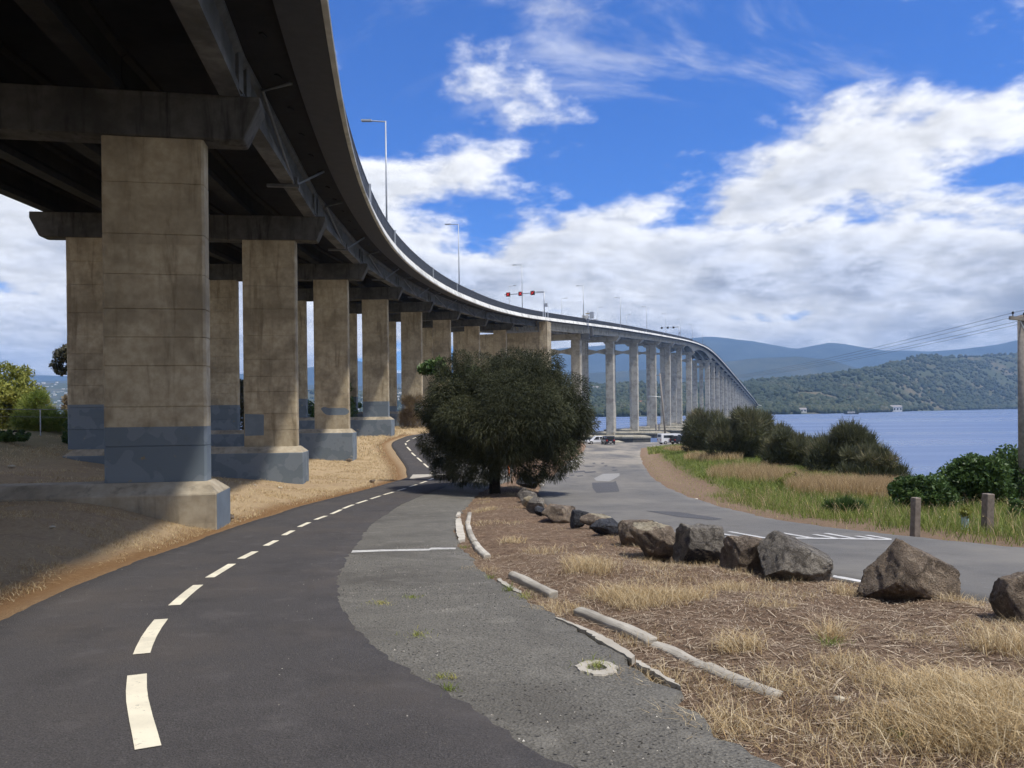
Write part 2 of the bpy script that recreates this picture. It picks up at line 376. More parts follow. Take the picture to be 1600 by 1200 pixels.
M['sheoak2'] = blade_mat('coast_sheoak_needles', [(0.0, (0.06, 0.066, 0.034)), (0.5, (0.12, 0.125, 0.066)), (0.85, (0.19, 0.18, 0.10)), (1.0, (0.28, 0.22, 0.13))], 0.65, 0.2)
M['leaf'] = blade_mat('glossy_green_leaf', [(0.0, (0.035, 0.06, 0.018)), (0.5, (0.07, 0.12, 0.032)), (0.85, (0.12, 0.18, 0.055)), (1.0, (0.21, 0.26, 0.10))], 0.4, 0.25)
M['yleaf'] = blade_mat('yellow_green_leaf', [(0.0, (0.10, 0.12, 0.025)), (0.5, (0.25, 0.27, 0.06)), (1.0, (0.44, 0.43, 0.12))], 0.5, 0.3)
M['oleaf'] = blade_mat('olive_leaf', [(0.0, (0.035, 0.038, 0.022)), (0.6, (0.075, 0.075, 0.045)), (1.0, (0.14, 0.12, 0.075))], 0.5, 0.25)
M['dryleaf'] = blade_mat('dry_bush_leaf', [(0.0, (0.14, 0.10, 0.055)), (0.6, (0.26, 0.20, 0.12)), (1.0, (0.38, 0.31, 0.20))], 0.7, 0.25)
M['flower'] = blade_mat('flower_heads', [(0.0, (0.75, 0.72, 0.6)), (1.0, (0.75, 0.6, 0.15))], 0.6, 0.3)

# ================================================================== TERRAIN
WATER_B = 10.5                               # river level below the eye
ZW = CZ - WATER_B
def prof(ks): 
    a = np.array(ks, float); return lambda y: np.interp(y, a[:, 0], a[:, 1])
pP = prof([(-60, -1.0), (-20, 0.4), (0, 1.55), (5, 1.98), (10, 2.38), (15, 2.76), (20, 3.08), (25, 3.36), (30, 3.57), (36, 3.74), (43, 3.82), (50, 3.80), (55, 3.7), (60, 3.4), (66, 3.0), (72, 2.65), (76, 2.42), (90, 2.3), (110, 3.4), (140, 5.5), (170, 7.4), (185, 9.0), (210, 12.5), (300, 14)])
pR = prof([(-60, -1.0), (-20, 0.4), (0, 1.6), (10, 2.42), (20, 3.15), (30, 3.75), (40, 4.2), (50, 4.6), (70, 5.1), (100, 5.8), (140, 6.7), (170, 7.4), (178, 8.2), (190, 10.2), (210, 12.5), (300, 14)])
def solve(px, py, pf):
    u, b = ray(px, py); Y = 1.0
    while b * Y < pf(Y) and Y < 400: Y += 0.02
    return (u * Y, Y)
# centre line of the shared path, from the dashes seen in the photograph
dash_px = [((238, 1176), (214, 1065)), ((220, 1027), (252, 972)), ((270, 951), (308, 918)), ((329, 905), (362, 885)), ((375, 876), (401, 864)), ((412, 856), (434, 847)), ((441, 839), (459, 831)), ((467, 825), (484, 818)), ((491, 814), (509, 808)), ((517, 805), (533, 798)), ((536, 796), (552, 790)), ((557, 788), (573, 783)), ((579, 781), (594, 776)), ((600, 774), (615, 770)), ((620, 768), (634, 764)), ((639, 762), (652, 758)), ((656, 756), (667, 753)), ((670, 751), (677, 748.5))]
dash_px2 = [((681, 745.5), (673, 738)), ((669, 731), (662, 725)), ((659, 722), (652, 716)), ((649, 713), (643, 708)), ((642, 705), (636, 699)), ((634.5, 696), (633.5, 693)), ((635, 691), (640, 688)), ((645, 686), (652, 683))]
dashes = [(solve(*a, pP), solve(*b, pP)) for a, b in dash_px + dash_px2]
cl_pts = [(12.0, -14.0), (6.0, -6.0), (2.2, -1.6), (0.35, 0.6), (-0.75, 2.05), (-1.5, 3.15)]
for k_, (a, b) in enumerate(dashes):
    cl_pts += [a, solve(221, 1140, pP), solve(210, 1105, pP), solve(209, 1082, pP), b, solve(214, 1045, pP)] if k_ == 0 else [a, solve(233, 995, pP), b] if k_ == 1 else [a, b]
cl_pts += [(-8.2, 82.0), (-5.5, 92.0), (-1.0, 104.0), (5.0, 120.0), (11.0, 140.0)]
cl_pts = np.array(cl_pts)
def resample(pts, step, smooth=6):
    pts = np.asarray(pts, float); dd = np.r_[0, np.cumsum(np.hypot(*np.diff(pts, axis=0).T))]
    s = np.arange(0, dd[-1], step); q = np.c_[np.interp(s, dd, pts[:, 0]), np.interp(s, dd, pts[:, 1])]
    for _ in range(smooth):
        q[1:-1] = 0.25 * q[:-2] + 0.5 * q[1:-1] + 0.25 * q[2:]
    return q
CL = resample(cl_pts, 0.4, 12)
o_ = np.argsort(CL[:, 1]); CLy, CLx = CL[o_, 1], CL[o_, 0]
xPC = lambda y: np.interp(y, CLy, CLx)
# road edges
rr_px = [(1600, 858), (1500, 848), (1400, 837), (1300, 825), (1200, 810), (1130, 793), (1060, 770), (1025, 750), (1008, 730), (1000, 712), (1002, 700)]
rl_px = [(1600, 950), (1530, 935), (1320, 905), (1240, 885), (1130, 862), (1000, 832), (870, 800), (838, 775), (845, 757), (885, 725), (912, 705), (915, 697)]
RR = np.array([(30, -25), (19.5, -2)] + [solve(*p, pR) for p in rr_px] + [(36, 150), (44, 168), (46, 180)])
RL = np.array([(19, -25), (10.4, -2)] + [solve(*p, pR) for p in rl_px] + [(11, 160), (9, 176), (9, 181)])
RRs = RR[np.argsort(RR[:, 1])]; RLs = RL[np.argsort(RL[:, 1])]
xRR = lambda y: np.interp(y, RRs[:, 1], RRs[:, 0]); xRL = lambda y: np.interp(y, RLs[:, 1], RLs[:, 0])
# pier line: right-hand edge of the right-hand columns (plan), eye-relative soffits
PR = np.array([(13.6, -51), (6.4, -33), (0.4, -15), (-4.85, 3), (-8.45, 21), (-10.96, 38.6), (-12.5, 58), (-12.45, 76.4), (-11.2, 94.5), (-8.9, 111), (-5.45, 129.5), (-0.94, 148), (4.6, 166), (19.0, 206)])
xPR = lambda y: np.interp(y, PR[:, 1], PR[:, 0])
kA = prof([(-60, -2.5), (0, 0.6), (20, 1.5), (28, 1.75), (36, 1.15), (45, 0.75), (60, 1.0), (80, 1.8), (120, 3.8), (200, 9.5), (230, 13), (300, 14)])      # high ground on the far left
kB = prof([(-60, -2), (0, 1.3), (12, 1.95), (20, 2.2), (28, 2.35), (38, 2.85), (58, 3.2), (76, 2.4), (95, 1.9), (130, 3.5), (170, 7.0), (200, 10.5), (230, 13), (300, 14)])
kD = prof([(-60, -2), (0, 1.35), (8, 1.95), (12, 2.08), (16, 2.12), (20, 2.16), (24, 2.5), (28, 2.7), (38, 3.15), (58, 3.45), (70, 2.7), (76, 2.35), (94, 1.8), (130, 3.6), (170, 7.1), (200, 10.6), (230, 13), (300, 14)])
kC = prof([(-60, -1.5), (0, 1.45), (12, 2.42), (21, 3.05), (38.6, 3.59), (58, 3.66), (70, 2.7), (76, 2.33), (94, 1.8), (130, 3.8), (170, 7.3), (200, 10.8), (230, 13), (300, 14)])
kV = prof([(-60, -1), (0, 1.5), (10, 2.35), (20, 3.05), (30, 3.5), (45, 3.85), (64, 4.15), (90, 4.9), (120, 6.0), (150, 6.8), (170, 7.4), (190, 10.2), (210, 12.5), (300, 14)])
GX = np.arange(-130, 130.1, 0.5); GY = np.arange(-60, 300.1, 0.5)
G = np.zeros((len(GY), len(GX)))
for j, y in enumerate(GY):
    pr = float(xPR(y)); pc = float(xPC(y)); rl = float(xRL(y)); rr = float(xRR(y))
    xs = [-130, pr - 15.5, pr - 7, pr - 2.7, pr + 0.6, pc - 2.3, pc + 2.2, rl - 0.3, rr + 0.3, rr + 1.8, rr + 6, rr + 10, rr + 17, rr + 48, 200]
    vv = kV(y)
    bs = [kA(y) + 1.5, kA(y), kB(y), kD(y), kC(y), pP(y), pP(y), pR(y), pR(y), pR(y) - 0.05, vv, vv + 0.12, vv + 1.9, 12.2, 13.5]
    if pc - 2.3 < pr + 0.8: xs[4] = min(xs[4], pc - 2.9)
    xs = np.maximum.accumulate(np.array(xs) + np.arange(len(xs)) * 1e-3)
    G[j] = CZ - np.interp(GX, xs, bs)
for _ in range(3):
    G[1:-1] = 0.25 * G[:-2] + 0.5 * G[1:-1] + 0.25 * G[2:]
    G[:, 1:-1] = 0.25 * G[:, :-2] + 0.5 * G[:, 1:-1] + 0.25 * G[:, 2:]
def zb(x, y):
    x = np.asarray(x, float); y = np.asarray(y, float)
    fx = np.clip((x - GX[0]) / 0.5, 0, len(GX) - 1.001); fy = np.clip((y - GY[0]) / 0.5, 0, len(GY) - 1.001)
    ix = fx.astype(int); iy = fy.astype(int); fx = fx - ix; fy = fy - iy
    return (G[iy, ix] * (1 - fx) + G[iy, ix + 1] * fx) * (1 - fy) + (G[iy + 1, ix] * (1 - fx) + G[iy + 1, ix + 1] * fx) * fy
# outer edge of the old asphalt beside the path (the broken kerb line)
ok_px = [(1330, 1290), (1225, 1205), (1170, 1168), (1100, 1128), (1060, 1080), (990, 1036), (920, 987), (870, 964), (820, 932), (775, 906), (742, 880), (720, 858), (711, 836), (710, 815), (722, 797), (738, 783), (752, 768)]
def hit(px, py, f=zb):
    u, b = ray(px, py); Y = 1.5
    while Y < 400:
        if CZ - b * Y < f(u * Y, Y): break
        Y += 0.02 if Y < 40 else 0.1
    return Vector((u * Y, Y, float(f(u * Y, Y))))
OK = np.array([(10.0, -6.0), (5.6, 0.5)] + [tuple(hit(*p))[:2] for p in ok_px] + [(-0.2, 45.0), (0.2, 60.0), (1.0, 80.0)])
OKs = OK[np.argsort(OK[:, 1])]
xOK = lambda y: np.interp(y, OKs[:, 1], OKs[:, 0])
def off_asphalt(x, y):
    """rough distance (m) from the nearest sealed surface, 0 on it"""
    a = np.maximum(np.abs(x - xPC(y)) - 2.0, 0)
    b = np.maximum(np.maximum(xPC(y) - x, x - xOK(y)), 0); b = np.where(y > 78, 99, b)
    c = np.maximum(np.maximum(xRL(y) - x, x - xRR(y)), 0)
    return np.minimum(np.minimum(a, b), c)
def on_median(x, y):
    return (x > xOK(y)) & (x < xRL(y)) & (y > -4) & (y < 48)
def zg(x, y):
    x = np.asarray(x, float); y = np.asarray(y, float)
    k = smooth01(off_asphalt(x, y) / 0.8)
    md = smooth01((x - xOK(y)) / 1.2) * smooth01((xRL(y) - x) / 1.0) * smooth01((48 - y) / 8)
    return zb(x, y) + k * ((fbm(x * 0.7, y * 0.7, 3) - 0.5) * 0.22 + (fbm(x * 3.1, y * 3.1, 9, 3) - 0.45) * 0.07) + md * 0.10 - 0.045

def spaced(*segs):
    out = []
    for a, b, s in segs: out.append(np.arange(a, b, s))
    return np.concatenate(out)
ys = spaced((-60, 0, 2.0), (0, 3, 0.3), (3, 14, 0.10), (14, 30, 0.22), (30, 60, 0.5), (60, 120, 1.2), (120, 301, 3))
xs = spaced((-130, -34, 4), (-34, -12, 0.5), (-12, 12, 0.16), (12, 32, 0.4), (32, 131, 3))
X, Y = np.meshgrid(xs, ys); Z = zg(X, Y)
nx, ny = len(xs), len(ys)
I = (np.arange(ny - 1)[:, None] * nx + np.arange(nx - 1)[None]).ravel()
Q = np.c_[I, I + 1, I + nx + 1, I + nx]
x1, y1 = X.ravel(), Y.ravel()
dpl = xPC(y1) - 1.85 - x1                               # metres left of the path edge
orange = smooth01(1 - np.abs(dpl - 0.35) / 0.75) * (y1 < 80)
oa = off_asphalt(x1, y1)
vr = x1 - xRR(y1)
green = smooth01((vr - 1.2 - 1.6 * fbm(x1 * .4, y1 * .4, 5)) / 1.5)
tan_ = smooth01(1 - np.abs(vr - 1.0) / 1.4)
dryv = np.where(x1 < xPC(y1), 0.35 + 0.5 * fbm(x1 * .5, y1 * .5, 8) + 0.55 * smooth01((y1 - 38) / 25) + 0.25 * smooth01(1 - dpl / 4), 0.08 + 0.42 * fbm(x1 * .8, y1 * .8, 2))
far = smooth01((-x1 - 18) / 8) * smooth01((y1 - 26) / 8)
me = np_mesh('ground', np.c_[x1, y1, Z.ravel()], Q, {'orange': orange, 'green': np.clip(green + far * 0.5, 0, 1), 'tan': np.clip(tan_, 0, 1), 'dry': np.clip(dryv, 0, 1), 'pale': smooth01((dpl - 0.3) / 1.0)})
m, t, bs = principled('soil_and_dry_grass', 0.95, 0.1)
v = t.new('ShaderNodeTexCoord').outputs['Object']
A = lambda n: t.new('ShaderNodeAttribute', attribute_name=n).outputs['Fac']
n_a = t.noise(v, 1.7, 6, 0.65); n_b = t.noise(v, 9.0, 6, 0.7); n_c = t.noise(v, 45.0, 4, 0.7)
st = t.noise(t.scale(v, 30, 9, 9), 1.0, 5, 0.7, 1.5)
c = t.mix(t.sstep(n_b, 0.35, 0.7), (0.175, 0.115, 0.075), (0.30, 0.205, 0.135))
c = t.mix(A('pale'), c, t.mix(t.sstep(n_b, 0.35, 0.7), (0.35, 0.25, 0.15), (0.48, 0.36, 0.23)))  # soil left of the path painted lighter to lift the deck's shade
c = t.mix(t.math('MULTIPLY', t.sstep(n_c, 0.45, 0.75), 0.5), c, (0.05, 0.038, 0.03))
drym = t.sstep(t.math('ADD', A('dry'), t.math('MULTIPLY', t.math('SUBTRACT', n_a, 0.5), 1.3)), 0.40, 0.80)
c = t.mix(t.math('MULTIPLY', drym, t.sstep(t.math('ADD', t.math('MULTIPLY', st, 0.6), t.math('MULTIPLY', n_c, 0.4)), 0.38, 0.62)), c, (0.47, 0.355, 0.205))
c = t.mix(t.math('MULTIPLY', A('tan'), 0.8), c, t.mix(n_b, (0.30, 0.215, 0.14), (0.19, 0.135, 0.09)))
c = t.mix(A('green'), c, t.mix(n_a, (0.10, 0.13, 0.035), (0.20, 0.19, 0.075)))
c = t.mix(t.math('MULTIPLY', A('orange'), t.sstep(n_b, 0.25, 0.6, 0.75, 1.0)), c, t.mix(n_b, (0.26, 0.145, 0.06), (0.17, 0.095, 0.045)))
t.put(bs.inputs['Base Color'], c)
bump(t, bs, t.math('ADD', n_c, t.math('MULTIPLY', st, 1.5)), 0.9, 0.035)
ground = tag(link('ground', me, m, smooth=True), kind='structure')

# ------------------------------------------------------------------ sealed surfaces (draped sheets)
def drape(L, Rr, ncross, lift, name, mat, jl=0, jr=0, sd=0, rag=6.0):
    """strip between two plan polylines of the same length"""
    L = np.array(L); Rr = np.array(Rr); n = len(L)
    if jl or jr:
        dcl = np.arange(n) * 0.15
        L = L + ((fbm(dcl * rag, dcl * 0, sd) - .5) * 2 * jl)[:, None] * np.array([1, 0.3])
        Rr = Rr + ((fbm(dcl * rag, dcl * 0 + 9, sd) - .5) * 2 * jr)[:, None] * np.array([1, 0.3])
    tt = np.r_[0, np.linspace(0.012, 0.988, ncross - 2), 1]
    P = L[:, None, :] * (1 - tt)[None, :, None] + Rr[:, None, :] * tt[None, :, None]
    x, y = P[..., 0].ravel(), P[..., 1].ravel()
    I = (np.arange(n - 1)[:, None] * ncross + np.arange(ncross - 1)[None]).ravel()
    Q = np.c_[I, I + 1, I + ncross + 1, I + ncross]
    zz = (zb(x, y) + lift).reshape(n, ncross)
    zz[:, 0] -= 0.10; zz[:, -1] -= 0.10                  # sealed edges turn down into the soil
    return tag(link(name, np_mesh(name, np.c_[x, y, zz.ravel()], Q), mat, smooth=True), kind='structure')
def normals2(C):
    T = np.gradient(C, axis=0); T /= np.hypot(T[:, 0], T[:, 1])[:, None]
    return np.c_[T[:, 1], -T[:, 0]]
C2 = resample(cl_pts, 0.15, 26)
N2 = normals2(C2)
hwr = np.interp(C2[:, 1], [0, 20, 45, 60, 80], [1.95, 1.9, 1.7, 1.35, 1.4]); hwl = np.interp(C2[:, 1], [0, 8, 14, 40, 45, 60, 80], [1.6, 1.65, 1.8, 1.8, 1.6, 1.25, 1.3])
path = drape(C2 - N2 * hwl[:, None], C2 + N2 * hwr[:, None], 13, 0.030, 'bike_path', M['path'], 0.03, 0.07, 3, 8)
yy = np.concatenate([np.arange(-8, 30, 0.15), np.arange(30, 82, 0.4)])
old = drape(np.c_[xPC(yy) + 0.6, yy], np.c_[xOK(yy), yy], 17, 0.012, 'old_asphalt', M['oldasphalt'], 0, 0.16, 5, 5)
yy = np.concatenate([np.arange(-24, 30, 0.25), np.arange(30, 181, 0.8)])
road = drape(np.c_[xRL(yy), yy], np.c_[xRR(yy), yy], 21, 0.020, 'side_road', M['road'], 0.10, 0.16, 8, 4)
def sheet(outline, lift, name, mat, parent, thick=0.003, sub=None):
    """thin painted or patched sheet on the ground: outline in plan, strip list [(L),(R)] pairs"""
    V = []
    for (a, b) in outline: V += [(a[0], a[1]), (b[0], b[1])]
    V = np.array(V); z = zb(V[:, 0], V[:, 1]) + lift
    T = np.array([(2 * i, 2 * i + 1, 2 * i + 3, 2 * i + 2) for i in range(len(outline) - 1)])
    return link(name, np_mesh(name, np.c_[V, z], T), mat, parent)
s_of = np.r_[0, np.cumsum(np.hypot(*np.diff(C2, axis=0).T))]
for a, b in dashes:
    ia = int(np.argmin(np.hypot(*(C2 - np.array(a)).T))); ib = int(np.argmin(np.hypot(*(C2 - np.array(b)).T)))
    lo, hi = sorted((ia, ib)); hi = max(hi, lo + 3)
    idx = np.unique(np.linspace(lo, hi, max(3, (hi - lo) // 2)).astype(int))
    wd = 0.068
    sheet([(C2[i] - N2[i] * wd, C2[i] + N2[i] * wd) for i in idx], 0.036, 'dash_mark', M['cream'], path)
# faded line across the old asphalt
def px_sheet(pxs, lift, name, mat, parent, step=0.35):
    """pxs: list of ((px,py),(px,py)) pairs of opposite edge points on the ground"""
    pairs = [(np.array(hit(*a))[:2], np.array(hit(*b))[:2]) for a, b in pxs]
    out = []
    for (a0, b0), (a1, b1) in zip(pairs[:-1], pairs[1:]):
        k = max(1, int(np.hypot(*(a1 - a0)) / step))
        for i in range(k): out.append((a0 + (a1 - a0) * i / k, b0 + (b1 - b0) * i / k))
    out.append(pairs[-1])
    return sheet(out, lift, name, mat, parent)
px_sheet([((546, 861.5), (546, 865)), ((600, 860), (600, 862.7)), ((670, 858.8), (670, 861.5)), ((674, 857), (674, 860)), ((712, 857), (712, 859.5))], 0.017, 'faded_line', M['fadedline'], old)
# asphalt patches and markings on the side road
def polysheet(pts, lift, name, mat, parent):
    P = [hit(*p) for p in pts]; me = bpy.data.meshes.new(name)
    me.from_pydata([(p.x, p.y, float(zb(p.x, p.y)) + lift) for p in P], [], [tuple(range(len(P)))]); me.update()
    return link(name, me, mat, parent)
polysheet([(925, 755), (958, 754), (962, 752), (966, 762), (968, 769), (932, 771), (926, 763)], 0.027, 'dark_patch', M['patchdark'], road)
polysheet([(928, 748), (942, 741), (968, 740), (968, 744), (958, 750), (952, 753), (932, 752)], 0.0275, 'pale_patch', M['patchpale'], road)
for k, (x0, x1_, yv, h) in enumerate([(895, 915, 737, 2.2), (900, 912, 744, 1.6), (912, 932, 738, 2), (925, 931, 724, 1.5), (938, 945, 724, 1.5), (943, 950, 728, 1.4), (955, 962, 731, 1.4), (880, 890, 747, 1.6), (912, 930, 729, 1.1), (878, 896, 729.5, 1.0), (890, 898, 743, 1.5), (955, 966, 735, 1.3)]):
    polysheet([(x0, yv), (x1_ - 2, yv - h * .6), (x1_, yv + h * .3), (x0 + 3, yv + h)], 0.028, 'dark_patch', M['patchdark'], road)
polysheet([(1008, 799), (1060, 801), (1130, 812), (1115, 814), (1060, 809)], 0.027, 'dark_patch', M['patchdark'], road)
polysheet([(883, 721.2), (902, 720.2), (902, 721.6), (883, 722.6)], 0.029, 'white_mark', M['linewhite'], road)
# give-way hatching behind the boulders
for pts in [[((1128, 840.5), (1128, 842)), ((1180, 841), (1180, 842.5)), ((1260, 842), (1260, 843.5)), ((1393, 844), (1393, 845.5))]]:
    px_sheet(pts, 0.028, 'hatch_border', M['linewhite'], road)
def plan_bar(p0, p1, wd, name, lift):
    a = np.array(hit(*p0))[:2]; b = np.array(hit(*p1))[:2]; t_ = (b - a) / np.hypot(*(b - a)); n_ = np.array([-t_[1], t_[0]]) * wd / 2
    k = max(2, int(np.hypot(*(b - a)) / .4)); return sheet([(a + (b - a) * f_ + n_, a + (b - a) * f_ - n_) for f_ in np.linspace(0, 1, k)], lift, name, M['linewhite'], road)
for (xa, ya, xb, yb_) in [(1140, 832.5, 1190, 841.6), (1222, 834.5, 1268, 842.4), (1290, 835, 1334, 843), (1354, 838, 1390, 844)]:
    plan_bar((xa, ya), (xb, yb_), .13, 'hatch_stripe', 0.030)
for (xa, ya, xb, yb_) in [(1128, 836, 1158, 841.4), (1204, 836, 1234, 842.0), (1272, 837, 1304, 842.6), (1338, 839.5, 1364, 843.5)]:
    plan_bar((xa, ya), (xb, yb_), .13, 'hatch_stripe', 0.032)
px_sheet([((1303, 901.5), (1301, 904.5)), ((1322, 905), (1320, 908)), ((1352, 911), (1350, 914))], 0.028, 'edge_line', M['linewhite'], road)
px_sheet([((1225, 868), (1223, 870)), ((1240, 876), (1238, 878))], 0.028, 'edge_line', M['linewhite'], road)
# concrete crossing strip behind the tree where the path dips
polysheet([(645, 742.5), (700, 741.5), (800, 742), (800, 746), (690, 747.5), (640, 749)], 0.042, 'concrete_strip', M['kerb'], path)

# ------------------------------------------------------------------ river
m, t, bs = principled('river_water', 0.12, 0.5)
v = t.new('ShaderNodeTexCoord').outputs['Object']
bs.inputs['Base Color'].default_value = (0.09, 0.14, 0.26, 1); bs.inputs['IOR'].default_value = 1.33
wv = t.math('ADD', t.noise(t.scale(v, 0.25, 0.9, 1), 1.0, 5, 0.6), t.math('MULTIPLY', t.noise(t.scale(v, 0.01, 0.06, 1), 1.0, 4, 0.6), 3.0))
bump(t, bs, wv, 0.35, 0.4)
t.put(bs.inputs['Roughness'], t.sstep(t.noise(t.scale(v, 0.0015, 0.016, 1), 1.0, 4, 0.6), 0.35, 0.65, 0.22, 0.42))
mb = MB(); mb.add([(-6000, 20, ZW), (6500, 20, ZW), (6500, 9000, ZW), (-6000, 9000, ZW)], [(0, 1, 2, 3)])
tag(mb.build('river', m), kind='structure')

# ================================================================== BRIDGE
OFF = 5.675                                      # right column edge -> deck centre line
line_dir = 0.366
Rp = list(map(tuple, PR)) + [(19.0 + line_dir * (y - 206), y) for y in np.arange(245, 1291, 39)] + [(19.0 + line_dir * (1290 - 206) + dx_, 1290 + dy_) for dx_, dy_ in ((15.5, 40), (34, 75), (58, 105), (88, 130))]
Rp = np.array(Rp)
def spline(Pn):
    out = []; n = len(Pn)
    for i in range(n - 1):
        p0, p1, p2, p3 = Pn[max(i - 1, 0)], Pn[i], Pn[i + 1], Pn[min(i + 2, n - 1)]
        for q in np.linspace(0, 1, 24, endpoint=False):
            out.append(0.5 * ((2 * p1) + (p2 - p0) * q + (2 * p0 - 5 * p1 + 4 * p2 - p3) * q * q + (3 * p1 - p0 - 3 * p2 + p3) * q ** 3))
    return np.array(out + [Pn[-1]])
Rs = resample(spline(Rp), 1.0, 24)               # smooth 1 m polyline of the right column line
Nn = normals2(Rs)
CLB = Rs - Nn * OFF                              # centre line
iy_ = CLB[:, 1]
Ttop = prof([(-60, CZ + 5.6), (-15, CZ + 8.1), (3, CZ + 9.2), (21, CZ + 10.35), (38.6, CZ + 11.6), (58, CZ + 13.05), (76.4, CZ + 14.25), (94.5, CZ + 15.35), (111, CZ + 16.3), (129.5, CZ + 17.4), (148, CZ + 18.7), (166, CZ + 20.1), (206, CZ + 23.2), (245, CZ + 26.1), (284, CZ + 28.8), (323, CZ + 31.4), (362, CZ + 33.9), (401, CZ + 36.3), (440, CZ + 38.3), (480, CZ + 39.8), (514, CZ + 40.3), (545, CZ + 40.1), (590, CZ + 38.9), (644, CZ + 37), (738, CZ + 33.2), (857, CZ + 28.2), (1030, CZ + 20.5), (1200, CZ + 12.8), (1290, CZ + 8.0), (1330, CZ + 5.8), (1430, CZ + 3.2)])
tz_ = np.array([float(Ttop(y)) for y in Rs[:, 1]])
for _ in range(150): tz_[1:-1] = 0.25 * tz_[:-2] + 0.5 * tz_[1:-1] + 0.25 * tz_[2:]
Sd = np.arange(len(Rs)) * 1.0
def fr(s, off=0.0, dz=0.0):
    """point on the bridge: s metres along, off metres right of the centre line, dz above deck level"""
    c = np.array([np.interp(s, Sd, CLB[:, 0]), np.interp(s, Sd, CLB[:, 1])]); n = np.array([np.interp(s, Sd, Nn[:, 0]), np.interp(s, Sd, Nn[:, 1])])
    q = c + n * off; return Vector((q[0], q[1], float(np.interp(s, Sd, tz_)) + dz))
def s_at(y): return float(np.interp(y, Rs[:, 1], Sd))     # arc length where the column line passes depth y
def heading(s):
    n = np.array([np.interp(s, Sd, Nn[:, 0]), np.interp(s, Sd, Nn[:, 1])]); return math.atan2(n[1], n[0])
bridge = tag(empty('road_bridge', (0, 0, 0)), 'long curving concrete road bridge on tall twin-column piers crossing the river', 'bridge')
S0, S_ANCH, S_END = 2.0, s_at(166), Sd[-1] - 2
def sweep(section, sarr, name, mat, closed=True):
    """section: list of (off, dz)"""
    V = []; n = len(section)
    for s in sarr:
        for (o, dz_) in section: V.append(fr(s, o, dz_))
    k = len(sarr); F_ = [(i * n + j, i * n + (j + 1) % n, (i + 1) * n + (j + 1) % n, (i + 1) * n + j) for i in range(k - 1) for j in range(n)]
    mb = MB(); mb.add(V, F_ + [tuple(range(n - 1, -1, -1)), tuple((k - 1) * n + j for j in range(n))])
    return mb.build(name, mat, bridge)
sA = np.arange(S0, S_ANCH + 0.1, 2.0); sM = np.concatenate([np.arange(S_ANCH, s_at(1200), 8.0), np.arange(s_at(1200), S_END, 4.0)])
HW = 9.27
for sarr, nm in ((sA, 'a'), (np.r_[sA[-1], sM], 'm')):
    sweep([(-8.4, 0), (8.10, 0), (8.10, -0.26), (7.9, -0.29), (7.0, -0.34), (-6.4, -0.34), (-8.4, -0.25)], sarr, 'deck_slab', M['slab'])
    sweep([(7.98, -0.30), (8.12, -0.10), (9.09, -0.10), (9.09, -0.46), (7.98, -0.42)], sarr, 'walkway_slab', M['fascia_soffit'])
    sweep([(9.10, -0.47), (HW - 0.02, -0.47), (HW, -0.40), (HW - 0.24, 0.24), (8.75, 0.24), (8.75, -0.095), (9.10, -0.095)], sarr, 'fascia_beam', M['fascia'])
    sweep([(-8.7, -0.45), (-8.42, -0.45), (-8.42, 0.9), (-8.65, 0.9)], sarr, 'left_parapet', M['fascia'])
    sweep([(-8.3, 0.006), (8.05, 0.006), (8.05, 0.03), (-8.3, 0.03)], sarr, 'road_surface', M['deckroad'])
# railing: slatted panels on the right-hand edge
def rail_panel(L):
    mb = MB(); n = int(L / 0.115)
    for i in range(n):
        x = (i + 0.5) * L / n; mb.box(x - 0.021, x + 0.021, -0.012, 0.012, 0.06, 1.06)
    mb.box(0, L, -0.025, 0.025, 0.02, 0.07); mb.box(0, L, -0.035, 0.035, 1.06, 1.13); mb.box(-0.035, 0.035, -0.04, 0.04, 0.0, 1.16)
    me = mb.mesh('rail_panel'); me.materials.append(M['rail']); return me
pm = rail_panel(2.46); ppost = None
def place_panel(s, L, me):
    a = fr(s, 8.90, 0.24); b = fr(s + L, 8.90, 0.24); d_ = b - a
    o = link('rail_panel', me, None, bridge); o.location = a
    o.rotation_euler = (0, -math.atan2(d_.z, math.hypot(d_.x, d_.y)), math.atan2(d_.y, d_.x)); return o
s = S0 + 20; npan = 0
while s < s_at(420):
    place_panel(s, 2.5, pm); s += 2.5; npan += 1
    if npan >= 295: break
mb = MB()                                        # the rest is too far to pick panels apart
while s < S_END - 4:
    a = fr(s, 8.90, 0.3); b = fr(s + 4, 8.90, 0.3); mb.bar(a + Vector((0, 0, .77)), b + Vector((0, 0, .77)), 0.07, 0.08); mb.bar(a + Vector((0, 0, .32)), b + Vector((0, 0, .32)), 0.02, 0.62); s += 4
tag(mb.build('rail_run', M['rail'], bridge), kind='stuff')
# pale joint posts in the railing at expansion joints
for y in (44, 60.5, 85, 101, 163.5, 165, 167, 200, 240, 284, 323):
    s = s_at(y); a = fr(s, 8.99, 0.2); mb = MB(); wd = 0.55 if 163 < y < 168 else 0.12
    mb.box(-wd / 2, wd / 2, -0.06, 0.06, -0.1, 1.2); o = mb.build('joint_post', M['galv'], bridge, a, heading(s) + math.pi / 2)

